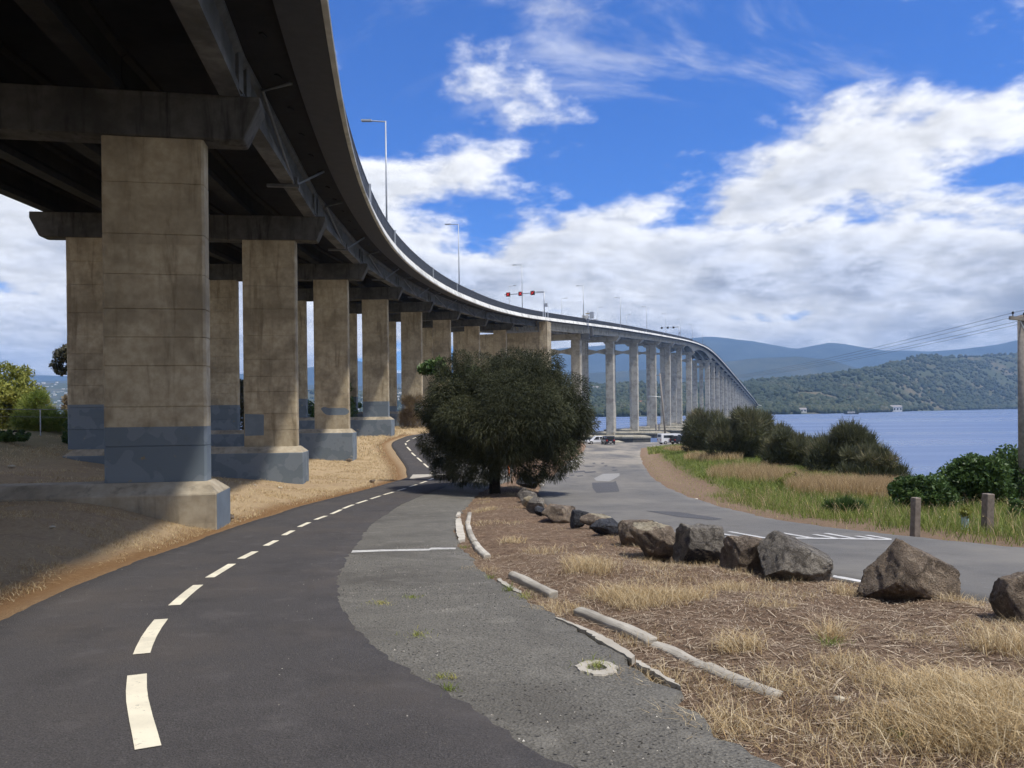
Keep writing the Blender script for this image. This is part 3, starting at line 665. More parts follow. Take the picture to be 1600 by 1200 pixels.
# --- approach piers
def column_mesh(h, w_, th, seed, ch=0.06):
    """blade column with slightly recessed pour joints"""
    rd = random.Random(seed); prof_ = []; z = 0.0
    secs = [(0.0, 0.0)]
    z = rd.uniform(0.8, 1.3)
    while z < h - 0.5:
        secs += [(z - 0.012, 0.0), (z - 0.004, 0.022), (z + 0.006, 0.022), (z + 0.014, rd.uniform(-0.006, 0.006))]
        z += rd.uniform(0.75, 1.45)
    secs.append((h, 0.0))
    V = []; n = 8
    for z_, ins in secs:
        a, b = w_ / 2 - ins, th / 2 - ins
        V += [(-a + ch, -b, z_), (a - ch, -b, z_), (a, -b + ch, z_), (a, b - ch, z_), (a - ch, b, z_), (-a + ch, b, z_), (-a, b - ch, z_), (-a, -b + ch, z_)]
    k = len(secs)
    F_ = [(i * n + j, i * n + (j + 1) % n, (i + 1) * n + (j + 1) % n, (i + 1) * n + j) for i in range(k - 1) for j in range(n)] + [tuple(range(n - 1, -1, -1)), tuple((k - 1) * n + j for j in range(n))]
    mb = MB(); mb.add(V, F_); return mb
pier_Y = [-33, -15, 3, 21, 38.6, 58, 76.4, 94.5, 111, 129.5, 148]
plinth_b = {-33: 0.0, -15: 0.3, 3: 1.0, 21: 1.83, 38.6: 1.67, 58: 1.23, 76.4: 0.45, 94.5: -0.1, 111: 1.0, 129.5: 2.5, 148: 4.0}
paint = {21: 1.50, 38.6: 0.0, 58: 0.0, 76.4: 1.55, 94.5: 1.7}
CW, CT, SP = 2.62, 0.62, 4.365
for i, y in enumerate(pier_Y):
    s = s_at(y); c = fr(s); hd = heading(s)
    soff = c.z - 2.86; base = CZ - plinth_b[y]
    pier = empty('pier', (c.x, c.y, base), hd, bridge)
    for sx in (-1, 1):
        o = column_mesh(soff - base, CW, CT, 40 + i * 2 + sx).build('column', M['column'], pier, (SP if sx > 0 else -4.02, 0, 0))
        ph = paint.get(y, 1.2); o['paint_h'] = float(ph if sx > 0 else (2.2 if y < 40 else 1.9))
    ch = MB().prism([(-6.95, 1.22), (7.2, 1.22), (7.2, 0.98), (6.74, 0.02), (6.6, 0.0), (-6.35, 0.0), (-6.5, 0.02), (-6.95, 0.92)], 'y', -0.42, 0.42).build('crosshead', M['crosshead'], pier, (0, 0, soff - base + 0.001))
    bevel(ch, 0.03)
    # plinth: a long footing wall with a chamfered top
    gz = min(float(zb(*fr(s, o_)[:2])) for o_ in (-6, 0, 6)) - base - 0.8
    q = MB(); a0, a1, b0, b1 = 6.05, 5.75, 0.92, 0.42
    V = []
    for z_, a_, b_ in ((gz, a0, b0), (-0.30, a0, b0), (-0.004, a1, b1)):
        V += [(-a_ + .75, -b_, z_), (a_, -b_, z_), (a_, b_, z_), (-a_ + .75, b_, z_)]
    q.add(V, [(0, 3, 2, 1), (8, 9, 10, 11)] + [(k * 4 + j, k * 4 + (j + 1) % 4, k * 4 + 4 + (j + 1) % 4, k * 4 + 4 + j) for k in range(2) for j in range(4)])
    o = q.build('plinth', M['plinth'], pier); o['paint_h'] = -0.30 if y not in (21, 3, -15, -33) else -9.0
    bevel(o, 0.025)
    if y == 21:                                  # painted end of the nearest footing
        z0_ = -1.35; MB().add([(6.053, -0.90, z0_), (6.053, 0.90, z0_), (6.053, 0.90, -0.31), (6.053, -0.90, -0.31)], [(0, 1, 2, 3)]).build('paint_patch', M['bluepaint'], pier)
    if y == 38.6:
        xr = SP - CW / 2
        MB().add([(xr + .06, -CT / 2 - .004, .55), (xr + 0.98, -CT / 2 - .004, .57), (xr + 1.0, -CT / 2 - .004, 1.62), (xr + .06, -CT / 2 - .004, 1.66)], [(0, 1, 2, 3)]).build('paint_patch', M['bluepaint'], pier)
    if y == 58:
        xr = SP - CW / 2; n = 14; up = []; lo = []
        for j in range(n):
            f_ = j / (n - 1); x = xr + 0.5 + f_ * 2.15; e = math.sin(math.pi * min(1, f_ * 6 + .05) / 2) * math.sin(math.pi * min(1, (1 - f_) * 6 + .05) / 2)
            mid = 1.32 + (0.22 * max(0, 1 - f_ * 4)); up.append((x, -CT / 2 - .004, mid + 0.27 * e)); lo.append((x, -CT / 2 - .004, mid - 0.27 * e))
        MB().add(lo + up[::-1], [tuple(range(2 * n))]).build('paint_patch', M['bluepaint'], pier)
# --- anchor pier: a full-width wall with a broad right-hand leg
s = s_at(166); c = fr(s); hd = heading(s); soff = c.z - 1.75; base = CZ - 8.5
pier = empty('pier', (c.x, c.y, base), hd, bridge)
o = MB().box(-7.9, 7.6, -0.9, 0.9, -3, soff - base - 1.2).build('wall', M['column'], pier); o['paint_h'] = 0.0
for sx in (-1, 1):
    o = column_mesh(soff - base + 1.0, 1.9, 2.9, 77 + sx).build('column', M['column'], pier, (sx * 8.55, 0.3, 0)); o['paint_h'] = 0.0
# --- girders of the approach spans (straight between piers)
def girder(a, b, d_, wtop, wbot, web, name='girder', mat='girder'):
    t_ = (b - a); L = t_.length; rz = math.atan2(t_.y, t_.x)
    sec = [(-wtop / 2, 0), (wtop / 2, 0), (wtop / 2, -0.14), (web / 2, -0.24), (web / 2, -d_ + 0.42), (wbot / 2, -d_ + 0.26), (wbot / 2, -d_), (-wbot / 2, -d_), (-wbot / 2, -d_ + 0.26), (-web / 2, -d_ + 0.42), (-web / 2, -0.24), (-wtop / 2, -0.14)]
    mb = MB(); mb.prism(sec, 'x', 0.03, L - 0.03)
    # end diaphragm stub
    o = mb.build(name, M[mat], bridge); o.location = a; o.rotation_euler = (0, -math.asin(t_.z / L), rz); return o
svals = [s_at(y) for y in pier_Y] + [s_at(166)]
for k, (sa, sb) in enumerate(zip(svals[:-1], svals[1:])):
    for off in (-6.0, -2.9, 0.2, 3.3, 6.40):
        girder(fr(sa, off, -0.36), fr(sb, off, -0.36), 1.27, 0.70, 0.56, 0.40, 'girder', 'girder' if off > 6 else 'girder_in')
    # drain pipe and strut against the outer face of the right-hand girder
    mb = MB(); ln = sb - sa; of = 6.78
    mb.tube([fr(sa + ln * 0.10, 7.8, -0.40), fr(sa + ln * 0.12, of + .1, -0.55), fr(sa + ln * 0.56, of, -1.62)], 0.055, 8)
    mb.build('drain_pipe', M['pipe'], bridge, smooth=True)
    mb = MB(); mb.bar(fr(sa + ln * 0.57, 5.7, -1.70), fr(sa + ln * 0.57, 7.0, -1.70), 0.16, 0.12); mb.bar(fr(sa + ln * 0.57, 6.9, -1.72), fr(sa + ln * 0.57, 6.9, -1.35), 0.10, 0.14)
    mb.bar(fr(sa + ln * 0.57, 6.9, -1.62), fr(sa + ln * 0.72, 7.7, -0.42), 0.07, 0.09); mb.build('strut_bracket', M['pipe'], bridge)
    for e in (sa + 0.6, sb - 0.6):               # end stiffeners
        mb = MB(); mb.bar(fr(e, 6.66, -1.55), fr(e, 6.66, -0.40), 0.16, 0.34); mb.build('stiffener', M['girder'], bridge)
    for f_ in np.linspace(0.08, 0.92, 6):        # little lifting recess blocks under the cantilever
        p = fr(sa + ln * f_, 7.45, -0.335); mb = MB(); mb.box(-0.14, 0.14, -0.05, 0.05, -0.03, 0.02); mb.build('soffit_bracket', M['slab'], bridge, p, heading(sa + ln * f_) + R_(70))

# --- river viaduct
mY = [206, 245, 284, 323, 362, 401, 440, 540, 580] + list(range(619, 1291, 39))
capT = CZ - 8.2
for i, y in enumerate(mY):
    s = s_at(y); c = fr(s); hd = heading(s)
    big = 440 <= y <= 540; gd = 2.0 if not big else 4.8
    cw = 3.3 if big else 2.7; th = 1.9; hc = 1.55
    soff = c.z - 0.36 - gd - hc
    land = y > 1235
    base = capT if not land else CZ - 9.0
    if soff - base < 1.0: continue
    pier = empty('pier', (c.x, c.y, base), hd, bridge)
    for sx in (-1, 1):
        o = column_mesh(soff - base, cw, th, 300 + i * 2 + sx, 0.22).build('column', M['viaduct'], pier, (sx * SP, 0, 0))
    MB().prism([(-7.6, hc), (7.6, hc), (7.6, hc - 0.45), (6.6, 0.0), (-6.6, 0.0), (-7.6, hc - 0.45)], 'y', -1.15, 1.15).build('crosshead', M['viaduct'], pier, (0, 0, soff - base + 0.002))
    if y < 600:                                  # haunched cross-brace between the columns
        zb_ = soff - base - 3.2; x_ = SP - cw / 2 + 0.02
        MB().prism([(-x_, zb_ + 1.0), (0, zb_ + 0.35), (x_, zb_ + 1.0), (x_, zb_ - 1.0), (0, zb_ - 0.35), (-x_, zb_ - 1.0)], 'y', -0.5, 0.5).build('cross_brace', M['viaduct'], pier)
    L_, W_ = (17.5, 3.6) if y < 330 else (13.5, 3.0)
    pl = [(-L_, 0), (-L_ + 5, -W_), (L_ - 5, -W_), (L_, 0), (L_ - 5, W_), (-L_ + 5, W_)]
    if not land:
        up = MB(); n = 6; V = [(x, yy_, -0.95) for x, yy_ in pl] + [(x, yy_, -0.45) for x, yy_ in pl] + [(x * .9, yy_ * .8, -0.004) for x, yy_ in pl]
        up.add(V, [tuple(range(5, -1, -1)), tuple(range(12, 18))] + [(k * 6 + j, k * 6 + (j + 1) % 6, k * 6 + 6 + (j + 1) % 6, k * 6 + 6 + j) for k in range(2) for j in range(6)])
        cap = up.build('pile_cap', M['cap'], pier)
        MB().prism([(x * .985, yy_ * .97) for x, yy_ in pl], 'z', -3.6, -0.951).build('stained_skirt', M['capdark'], pier)
# girders: plain spans and the three haunched navigation spans
sm = [S_ANCH] + [s_at(y) for y in mY]; ym = [166] + mY
for (sa, ya), (sb, yb_) in zip(zip(sm[:-1], ym[:-1]), zip(sm[1:], ym[1:])):
    ha = 401 <= ya <= 540
    for off in (-6.6, -2.2, 2.2, 6.6):
        if not ha:
            girder(fr(sa, off, -0.36), fr(sb, off, -0.36), 2.0, 0.8, 0.6, 0.42, 'girder', 'viaduct')
        else:
            da = 4.8 if ya >= 440 else 2.0; db = 4.8 if yb_ <= 540 else 2.0
            N_ = 16; V = []
            for k in range(N_ + 1):
                f_ = k / N_; s_ = sa + (sb - sa) * f_
                dp = 1.9 + (da - 1.9) * max(0, 1 - f_ * 2) ** 2 + (db - 1.9) * max(0, f_ * 2 - 1) ** 2
                for (o2, z2) in ((-0.3, -0.36), (0.3, -0.36), (0.3, -0.36 - dp), (-0.3, -0.36 - dp)): V.append(fr(s_, off + o2, z2))
            MB().add(V, [(k * 4 + j, k * 4 + (j + 1) % 4, k * 4 + 4 + (j + 1) % 4, k * 4 + 4 + j) for k in range(N_) for j in range(4)] + [(3, 2, 1, 0), tuple(N_ * 4 + j for j in range(4))]).build('haunched_girder', M['viaduct'], bridge)
# far abutment
c = fr(s_at(1330)); pier = MB().box(-9, 9, -30, 40, -14, -1.6).build('abutment', M['viaduct'], bridge, c, heading(s_at(1330)))
MB().box(-9, 9, -3, 3, -12, -1.3).build('abutment', M['girder'], bridge, fr(4.0), heading(4.0))

# ------------------------------------------------------------------ lamps and gantries on the deck
def lamp(s, off, arm, label, group):
    a = fr(s, off, 0.0); hd = heading(s)
    r = tag(empty('street_lamp', a, hd), label, 'street lamp', group)
    MB().tube([(0, 0, 0), (0, 0, 10.0)], [0.085, 0.05], 8).build('pole', M['galv'], r, smooth=True)
    MB().tube([(0, 0, 9.95), (arm * 1.3, 0, 10.03)], 0.05, 6).build('arm', M['galv'], r)
    MB().prism([(arm * 1.1, 9.98), (arm * 1.1, 10.10), (arm * 1.9, 10.10), (arm * 1.95, 10.04), (arm * 1.9, 9.98)], 'y', -0.15, 0.15).build('lamp_head', M['galv'], r)
    return r
ordn = ['nearest', 'second', 'third', 'fourth', 'fifth', 'sixth', 'seventh', 'eighth', 'ninth', 'tenth']
for k, y in enumerate([60, 105, 150, 199, 243, 288, 333, 378, 425, 475]):
    lamp(s_at(y), 8.40, -1, f'tall grey street lamp with left-pointing head, {ordn[k]} along the near railing', 'lamps along the near edge of the bridge')
for k, y in enumerate([188, 233, 278, 328]):
    lamp(s_at(y), -8.0, 1, f'grey street lamp with right-pointing head, {ordn[k]} along the far side of the bridge', 'lamps along the far edge of the bridge')
def gantry(s, label, lit):
    a = fr(s, 8.5, 0.0); r = tag(empty('signal_gantry', a, heading(s)), label, 'gantry')
    MB().tube([(0, 0, 0), (0, 0, 6.0)], [0.13, 0.10], 8).build('post', M['galv'], r, smooth=True)
    MB().bar((0.1, 0, 5.75), (-9.2, 0, 5.75), 0.16, 0.18).build('beam', M['galv'], r)
    mb = MB(); mb.bar((0, 0, 6.0), (-1.9, 0, 6.0), 0.12, 0.1)
    for k in range(4): mb.bar((-0.4 * k - 0.2, 0, 5.8), (-0.4 * k - 0.4, 0, 6.0), 0.06, 0.06)
    mb.build('truss', M['galv'], r)
    MB().box(0.2, 0.75, -0.25, 0.25, 2.6, 3.3).build('cabinet', M['galv'], r)
    for x in (-2.6, -5.4, -8.3):
        b = MB().box(x - 0.46, x + 0.46, -0.2, 0.14, 5.3, 6.2).build('signal_box', M['black'], r)
        if lit:
            mb = MB()
            for sx in (-1, 1): mb.bar((x - 0.32 * sx, -0.215, 5.43), (x + 0.32 * sx, -0.215, 6.07), 0.10, 0.02)
            mb.build('red_cross', M['redlight'], b)
gantry(s_at(166), 'lane signal gantry with three red crosses above the bridge railing', True)
gantry(s_at(372), 'small distant lane signal gantry with dark boxes on the bridge crest', False)
# equipment mast on the outside of the railing
a = fr(s_at(199.5), 9.5, 0.0); r = tag(empty('equipment_mast', a, heading(s_at(199.5))), 'cluttered equipment mast with white drums and hanging ladder on the bridge railing', 'mast')
MB().tube([(0, 0, -4.6), (0, 0, 3.4)], 0.09, 8).tube([(-1.1, 0, 1.2), (-1.1, 0, 5.4)], 0.04, 6).build('post', M['galv'], r)
for k, (x, z) in enumerate(((-0.8, 1.6), (-0.2, 1.9), (-1.2, 2.0))):
    MB().tube([(x, -0.3, z - 0.1), (x, 0.3, z - 0.1)], 0.48, 14).build('drum', M['white'], r)
MB().box(0.5, 1.5, -0.4, 0.4, 1.3, 3.0).build('cabinet', M['galv'], r)
MB().box(-0.6, 0.4, -0.3, 0.3, 2.5, 2.75).build('floodlight', M['rock_cream'], r)
MB().bar((-1.4, 0, 0.95), (2.4, 0, 0.95), 0.7, 0.09).bar((2.2, 0, 0.95), (2.2, 0, 1.9), .05, .05).build('platform', M['galv'], r)
MB().box(-1.9, 0.3, -0.6, 0.5, -4.0, -2.6).box(0.5, 1.3, -0.4, 0.4, -3.4, -1.0).build('equipment_box', M['pipe'], r)
MB().bar((-2.2, -.7, -4.3), (1.7, -.7, -4.3), 0.9, 0.10).build('lower_platform', M['pipe'], r)
mb = MB()
for x in (-0.35, 0.35): mb.bar((x - 0.4, -.3, -9.4), (x - 0.4, -.3, -4.3), 0.07, 0.07)
for k in range(11): mb.bar((-0.75, -.3, -9.2 + k * .45), (-0.05, -.3, -9.2 + k * .45), 0.06, 0.06)
mb.build('ladder', M['pipe'], r)

# ================================================================== FAR COUNTRY
def pw(ks):
    a = np.array(ks, float); return lambda p: np.interp(p, a[:, 0], a[:, 1])
def hgt(px, py, Y):            # height above the eye of a thing seen at that pixel, Y metres away
    return -ray(px, py)[1] * Y
shoreY = pw([(-900, 2300), (300, 1900), (700, 1350), (880, 1130), (1000, 1130), (1194, 1227), (1287, 1300), (1381, 1500), (1444, 1840), (1587, 2380), (2600, 3200)])
crestP = pw([(-900, 600), (0, 606), (120, 603), (560, 612), (700, 605), (880, 606), (1000, 606), (1120, 604), (1200, 596), (1300, 588), (1350, 580), (1400, 570), (1450, 563), (1500, 559), (1600, 556), (2600, 552)])
pxs = np.r_[np.arange(-900, 800, 40.0), np.arange(800, 1640, 7.0), np.arange(1640, 2600, 40)]
fr_ = np.r_[np.linspace(0, 1, 46), [1.3, 1.8, 2.6]]
V = []; Hs = np.zeros((len(pxs), len(fr_)))
def shore_pt(px, f_):
    u = (px - 800) / F; ys_ = float(shoreY(px)); span = 900.0 if px > 700 else 1400.0
    Yd = ys_ + span * f_; X_ = u * Yd
    hc = hgt(px, float(crestP(px)), ys_ + span)
    bank = 2.5 * min(1, f_ / 0.012)
    t_ = max(0.0, f_ - 0.03) / 0.97
    h_ = (hc + WATER_B) * (smooth01(min(1, t_)) * 0.65 + 0.35 * min(1, t_)) * (0.75 + 0.5 * float(fbm(X_ * 0.003, Yd * 0.003, 31)) if t_ < 0.95 else 1.0)
    if f_ > 1: h_ *= max(0.55, 1.25 - 0.25 * f_)
    return X_, Yd, ZW - 0.6 + bank + h_
for px in pxs:
    for f_ in fr_: V.append(shore_pt(px, f_))
nx_, ny_ = len(fr_), len(pxs)
I = (np.arange(ny_ - 1)[:, None] * nx_ + np.arange(nx_ - 1)[None]).ravel()
m, t, bs = principled('far_shore_grass', 0.95, 0.1)
g = t.new('ShaderNodeTexCoord').outputs['Object']
c = t.mix(t.sstep(t.noise(g, 0.006, 4), 0.45, 0.6), (0.06, 0.07, 0.038), (0.13, 0.11, 0.065))
t.put(bs.inputs['Base Color'], t.mix(t.sstep(t.noise(g, 0.05, 4), 0.4, 0.7), c, (0.06, 0.07, 0.035)))
tag(link('far_shore', np_mesh('far_shore', V, np.c_[I, I + nx_, I + nx_ + 1, I + 1]), m, smooth=True), kind='structure')
# mountain ranges
def ridge(name, ks, Y0, depth, col1, col2, sd, amp=0.08):
    pf = pw(ks); P_ = np.arange(ks[0][0], ks[-1][0], 12.0); D = np.linspace(-1, 1, 33); V = []
    for p in P_:
        for d_ in D:
            Yd = Y0 + d_ * depth; X_ = (p - 800) / F * Yd
            H_ = hgt(p, pf(p), Y0) + WATER_B
            rdg = (1 - abs(d_)) ** 0.85
            n_ = float(fbm(X_ * 0.0011, Yd * 0.0011, sd, 5)) - 0.5
            V.append((X_, Yd, ZW - 8 + (H_ + 8) * max(0, rdg * (1 + n_ * (1 - rdg) * 1.6) + n_ * amp * (rdg > .2))))
    nn, kk = len(P_), len(D)
    I = (np.arange(nn - 1)[:, None] * kk + np.arange(kk - 1)[None]).ravel()
    m, t, bs = principled(name + '_forest', 0.95, 0.1)
    g = t.new('ShaderNodeTexCoord').outputs['Object']
    t.put(bs.inputs['Base Color'], t.mix(t.sstep(t.noise(g, 0.004, 6, 0.65), 0.4, 0.65), col1, col2))
    return tag(link(name, np_mesh(name, V, np.c_[I, I + kk, I + kk + 1, I + 1]), m, smooth=True), kind='structure')
ridge('far_mountains', [(-480, 575), (0, 585), (300, 590), (480, 575), (557, 562), (620, 583), (760, 560), (880, 545), (960, 538), (1040, 533), (1110, 528), (1180, 535), (1215, 541), (1245, 546), (1297, 537), (1320, 539), (1350, 544), (1385, 549), (1420, 547), (1450, 549), (1500, 545), (1560, 537), (1600, 530), (1800, 520), (2250, 525)], 6800, 1500, (0.03, 0.045, 0.05), (0.05, 0.068, 0.07), 51)
ridge('middle_hills', [(-600, 600), (0, 598), (120, 594), (300, 598), (560, 604), (700, 596), (880, 585), (1000, 578), (1100, 570), (1180, 560), (1250, 556), (1300, 562), (1350, 577), (1420, 592), (1600, 600), (2400, 600)], 4600, 900, (0.035, 0.045, 0.032), (0.07, 0.075, 0.05), 52)

# far woodland: crowns on the opposite shore
ico = bmesh.new(); bmesh.ops.create_icosphere(ico, subdivisions=2, radius=1.0)
IV = np.array([v_.co[:] for v_ in ico.verts]); IT = np.array([[v_.index for v_ in f_.verts] for f_ in ico.faces]); ico.free()
def crowns(P_, r, h, sd, rnd):
    rg = np.random.default_rng(sd); n = len(P_)
    jit = 1 + rg.uniform(-0.32, 0.32, (n, len(IV), 1))
    V = IV[None] * jit * np.stack([r, r, h], -1)[:, None, :] + P_[:, None, :]
    T = IT[None] + (np.arange(n) * len(IV))[:, None, None]
    return V.reshape(-1, 3), T.reshape(-1, 3), np.repeat(rnd, len(IV))
P_ = []; rgf = np.random.default_rng(12)
while len(P_) < 9000:
    px = rgf.uniform(860, 1640) if rgf.random() < 0.86 else rgf.uniform(300, 860)
    f_ = rgf.random() ** 1.3 * 1.02 + 0.006
    x, y, z = shore_pt(px, f_)
    open_ = float(fbm(x * 0.006, y * 0.006, 77, 3))
    if open_ > 0.69 and f_ < 0.8 and rgf.random() < 0.88: continue
    if px < 1075 and px > 980 and f_ < 0.14 and rgf.random() < 0.8: continue
    P_.append((x, y, z))
P_ = np.array(P_); r = rgf.uniform(3.2, 7.0, len(P_)) * (0.75 + 0.5 * vnoise(P_[:, 0] * .01, P_[:, 1] * .01, 3)); h = r * rgf.uniform(0.75, 1.25, len(P_))
rnd = np.clip(0.5 * vnoise(P_[:, 0] * .02, P_[:, 1] * .02, 5) + 0.5 * rgf.random(len(P_)), 0, 1)
P_[:, 2] += h * 0.55
V, T, a_ = crowns(P_, r, h, 5, rnd)
M['wood_far'] = blade_mat('far_tree_crowns', [(0.0, (0.026, 0.038, 0.020)), (0.5, (0.055, 0.070, 0.032)), (0.8, (0.095, 0.100, 0.052)), (1.0, (0.16, 0.14, 0.09))], 0.9, 0.0, (0.35, (0.02, 0.028, 0.016), 0.7))
tag(link('far_woodland', np_mesh('far_woodland', V, T, {'rnd': a_}), M['wood_far'], smooth=True), 'wooded hillside of dark trees on the far shore', 'woodland', kind='stuff')
# houses on the far side
M['wallw'] = plain('pale_house_wall', (0.70, 0.68, 0.62), (0.62, 0.60, 0.55), 1, 0.8); M['roofr'] = plain('tin_roof', (0.30, 0.28, 0.27), (0.24, 0.22, 0.21), 1, 0.6)
M['roofred'] = plain('tile_roof', (0.32, 0.14, 0.09), (0.26, 0.12, 0.08), 1, 0.8); M['walltan'] = plain('tan_house_wall', (0.50, 0.42, 0.30), (0.45, 0.38, 0.27), 1, 0.8)
def house(px, f_, wd, dp, ht, wall, roof, label, group=None, rz=0.2, nwin=4):
    x, y, z = shore_pt(px, f_)
    r = tag(empty('far_house', (x, y, z), rz), label, 'house', group)
    MB().box(-wd / 2, wd / 2, -dp / 2, dp / 2, -3, ht).build('wall', M[wall], r)
    MB().prism([(-dp / 2 - .5, ht + .01), (dp / 2 + .5, ht + .01), (0, ht + dp * 0.28)], 'x', -wd / 2 - .5, wd / 2 + .5).build('roof', M[roof], r)
    for k in range(nwin):
        xw = -wd / 2 + wd * (k + 0.5) / nwin; MB().box(xw - wd * .13 / nwin * 2, xw + wd * .13 / nwin * 2, -dp / 2 - .06, -dp / 2 + .05, ht * .35, ht * .75).build('window', M['glass'], r)
    return r
house(1396, 0.006, 30, 14, 9.5, 'wallw', 'roofr', 'cream waterside boathouse with arched front on the far shore', None, -0.15, 5)
for px, f_, wl, rf, lb in [(1003, .33, 'wallw', 'roofred', 'red-roofed far house on the hillside seen between the bridge columns'), (1018, .30, 'walltan', 'roofr', 'tan far house with grey roof seen between the bridge columns'), (931, .78, 'wallw', 'roofr', 'white far house high on the hillside right of the sheoak'), (1252, .04, 'wallw', 'roofr', 'white far house at the waterside right of the bridge end'), (1330, .12, 'walltan', 'roofred', 'tan far house among the trees left of the boathouse')]:
    house(px, f_, rgf.uniform(13, 18), 9, rgf.uniform(5, 7), wl, rf, lb, 'far houses on the opposite shore', rgf.uniform(-.5, .5), 3)
# suburb specks on the left-hand hillside, too small to tell apart
mb = MB()
for k in range(300):
    px = rgf.choice([rgf.uniform(40, 130), rgf.uniform(545, 640), rgf.uniform(900, 1040)]); f_ = rgf.random() ** 0.8
    x, y, z = shore_pt(px, f_)
    if px > 880: f_ = 0.85 + 0.3 * rgf.random(); x, y, z = shore_pt(px, f_)
    a, b, c_ = rgf.uniform(2.5, 5.5), rgf.uniform(3, 5), rgf.uniform(2, 4); mb.box(x - a, x + a, y - b, y + b, z - 3, z + c_)
tag(mb.build('far_suburb', M['wallw']), 'distant pale rooftops scattered over the far hillside', 'suburb', kind='stuff')
# boat
p = at(1330, 645.2, 1150); r = tag(empty('work_boat', (p.x, p.y, ZW), 0.05), 'low dark work boat moored near the far shore', 'boat')
MB().prism([(-11, 1.6), (-9.5, -0.4), (9.5, -0.4), (11.5, 2.0)], 'y', -2.6, 2.6).build('hull', M['cardark'], r)
MB().box(-5, 5, -1.8, 1.8, 1.61, 4.0).build('cabin', M['wallw'], r); MB().box(-4.5, 4.5, -1.86, 1.86, 2.6, 3.4).build('window_band', M['glass'], r)
MB().tube([(2, 0, 4), (2, 0, 7)], 0.12, 6).build('mast', M['galv'], r)
# air
m = bpy.data.materials.new('pale_air'); m.use_nodes = True; t = NT(m.node_tree); t.n.clear()
pv = t.new('ShaderNodeVolumePrincipled'); pv.inputs['Color'].default_value = (0.36, 0.60, 1.0, 1); pv.inputs['Density'].default_value = 1.15e-4; pv.inputs['Anisotropy'].default_value = 0.0
out = t.new('ShaderNodeOutputMaterial'); t.l.new(pv.outputs[0], out.inputs['Volume'])
hz = MB().box(-9800, 11200, -300, 8500, -60, 640).build('haze', m); tag(hz, 'thin blue air over the river', 'haze', kind='stuff')

# ================================================================== VEGETATION
def blades(P_, H_, W_, lean, sd, tipw=0.15, bend=0.5, dirv=None):
    """3-triangle grass blades: P_ (n,3) roots, H_ heights, lean = sideways reach as a share of height"""
    rg = np.random.default_rng(sd); n = len(P_)
    az = rg.uniform(0, 2 * np.pi, n); dv = np.c_[np.cos(az), np.sin(az), np.zeros(n)] if dirv is None else dirv
    wz = rg.uniform(0, 2 * np.pi, n); wv = np.c_[np.cos(wz), np.sin(wz), np.zeros(n)] * (W_ / 2)[:, None]
    up = np.array([0, 0, 1.0])
    L = (H_ * lean)[:, None]
    m_ = P_ + up * (H_ * 0.58)[:, None] + dv * L * (0.5 - 0.3 * bend)
    tip = P_ + up * (H_ * (1 - 0.25 * lean * bend))[:, None] + dv * L
    V = np.stack([P_ - wv, P_ + wv, m_ - wv * .8, m_ + wv * .8, tip], 1).reshape(-1, 3)
    b = np.arange(n)[:, None] * 5
    T = np.concatenate([b + np.array([[0, 1, 3]]), b + np.array([[0, 3, 2]]), b + np.array([[2, 3, 4]])], 0)
    return V, T
class Soup:
    def __init__(s): s.V = []; s.T = []; s.A = []; s.n = 0
    def add(s, V, T, a):
        s.V.append(V); s.T.append(T + s.n); s.A.append(a); s.n += len(V)
    def mesh(s, name): return np_mesh(name, np.concatenate(s.V), np.concatenate(s.T), {'rnd': np.concatenate(s.A)})
def grass(sp, x, y, hmin, hmax, wd, lean, rlo, rhi, sd, zf=zg):
    rg = np.random.default_rng(sd); n = len(x)
    H_ = rg.uniform(hmin, hmax, n); P_ = np.c_[x, y, zf(x, y) - 0.01]
    V, T = blades(P_, H_, np.full(n, wd) * rg.uniform(.6, 1.3, n), lean * rg.uniform(.3, 1.4, n), sd + 1)
    sp.add(V, T, np.repeat(np.clip(rg.uniform(rlo, rhi, n), 0, 1), 5))
def scatter(n, x0, x1, y0, y1, sd, keep, pw_=1.0):
    rg = np.random.default_rng(sd); x = rg.uniform(x0, x1, n); y = y0 + (y1 - y0) * rg.random(n) ** pw_
    k = keep(x, y, rg); return x[k], y[k]
# --- dry grass and litter on the boulder bank
sp = Soup()
def kd(x, y, rg):   # patchy dry grass on the bank
    return on_median(x, y) & (fbm(x * 0.9, y * 0.9, 21, 3) + 0.08 * (y < 6) > 0.60 + 0.12 * rg.random(len(x)) - .07 * (y < 5.5)) & (x - xOK(y) > 0.1)
x, y = scatter(150000, -2, 12, 2.5, 14, 1, kd); grass(sp, x, y, .03, .13, .005, 1.0, .2, 1.0, 2)
x, y = scatter(60000, -3, 10, 14, 40, 3, kd); grass(sp, x, y, .04, .14, .012, 1.0, .2, .95, 4)
tufts = [(925, 903, .42, 900, .28), (1010, 945, .55, 1500, .26), (960, 935, .4, 700, .2), (1070, 940, .35, 600, .22), (1155, 1022, .22, 420, .2), (1300, 1000, .14, 260, .26), (850, 870, .4, 300, .2), (800, 850, .3, 200, .2), (905, 890, .3, 400, .22), (1240, 1075, .3, 450, .14), (1330, 1050, .35, 500, .15), (1420, 1080, .4, 800, .17), (1520, 1110, .4, 1300, .24), (1560, 1180, .35, 1300, .22), (1480, 1165, .4, 1200, .2), (1400, 1150, .3, 450, .12), (1580, 1030, .35, 700, .26), (1330, 930, .3, 400, .18), (1500, 950, .25, 250, .15), (1140, 925, .25, 300, .16), (760, 800, .5, 300, .2), (1120, 1130, .3, 500, .14), (1010, 1060, .3, 450, .12), (870, 950, .35, 400, .15), (750, 890, .3, 200, .14), (1250, 1150, .4, 400, .10), (1580, 1120, .4, 1300, .24), (1440, 1010, .25, 150, .12), (1200, 960, .3, 260, .14)]
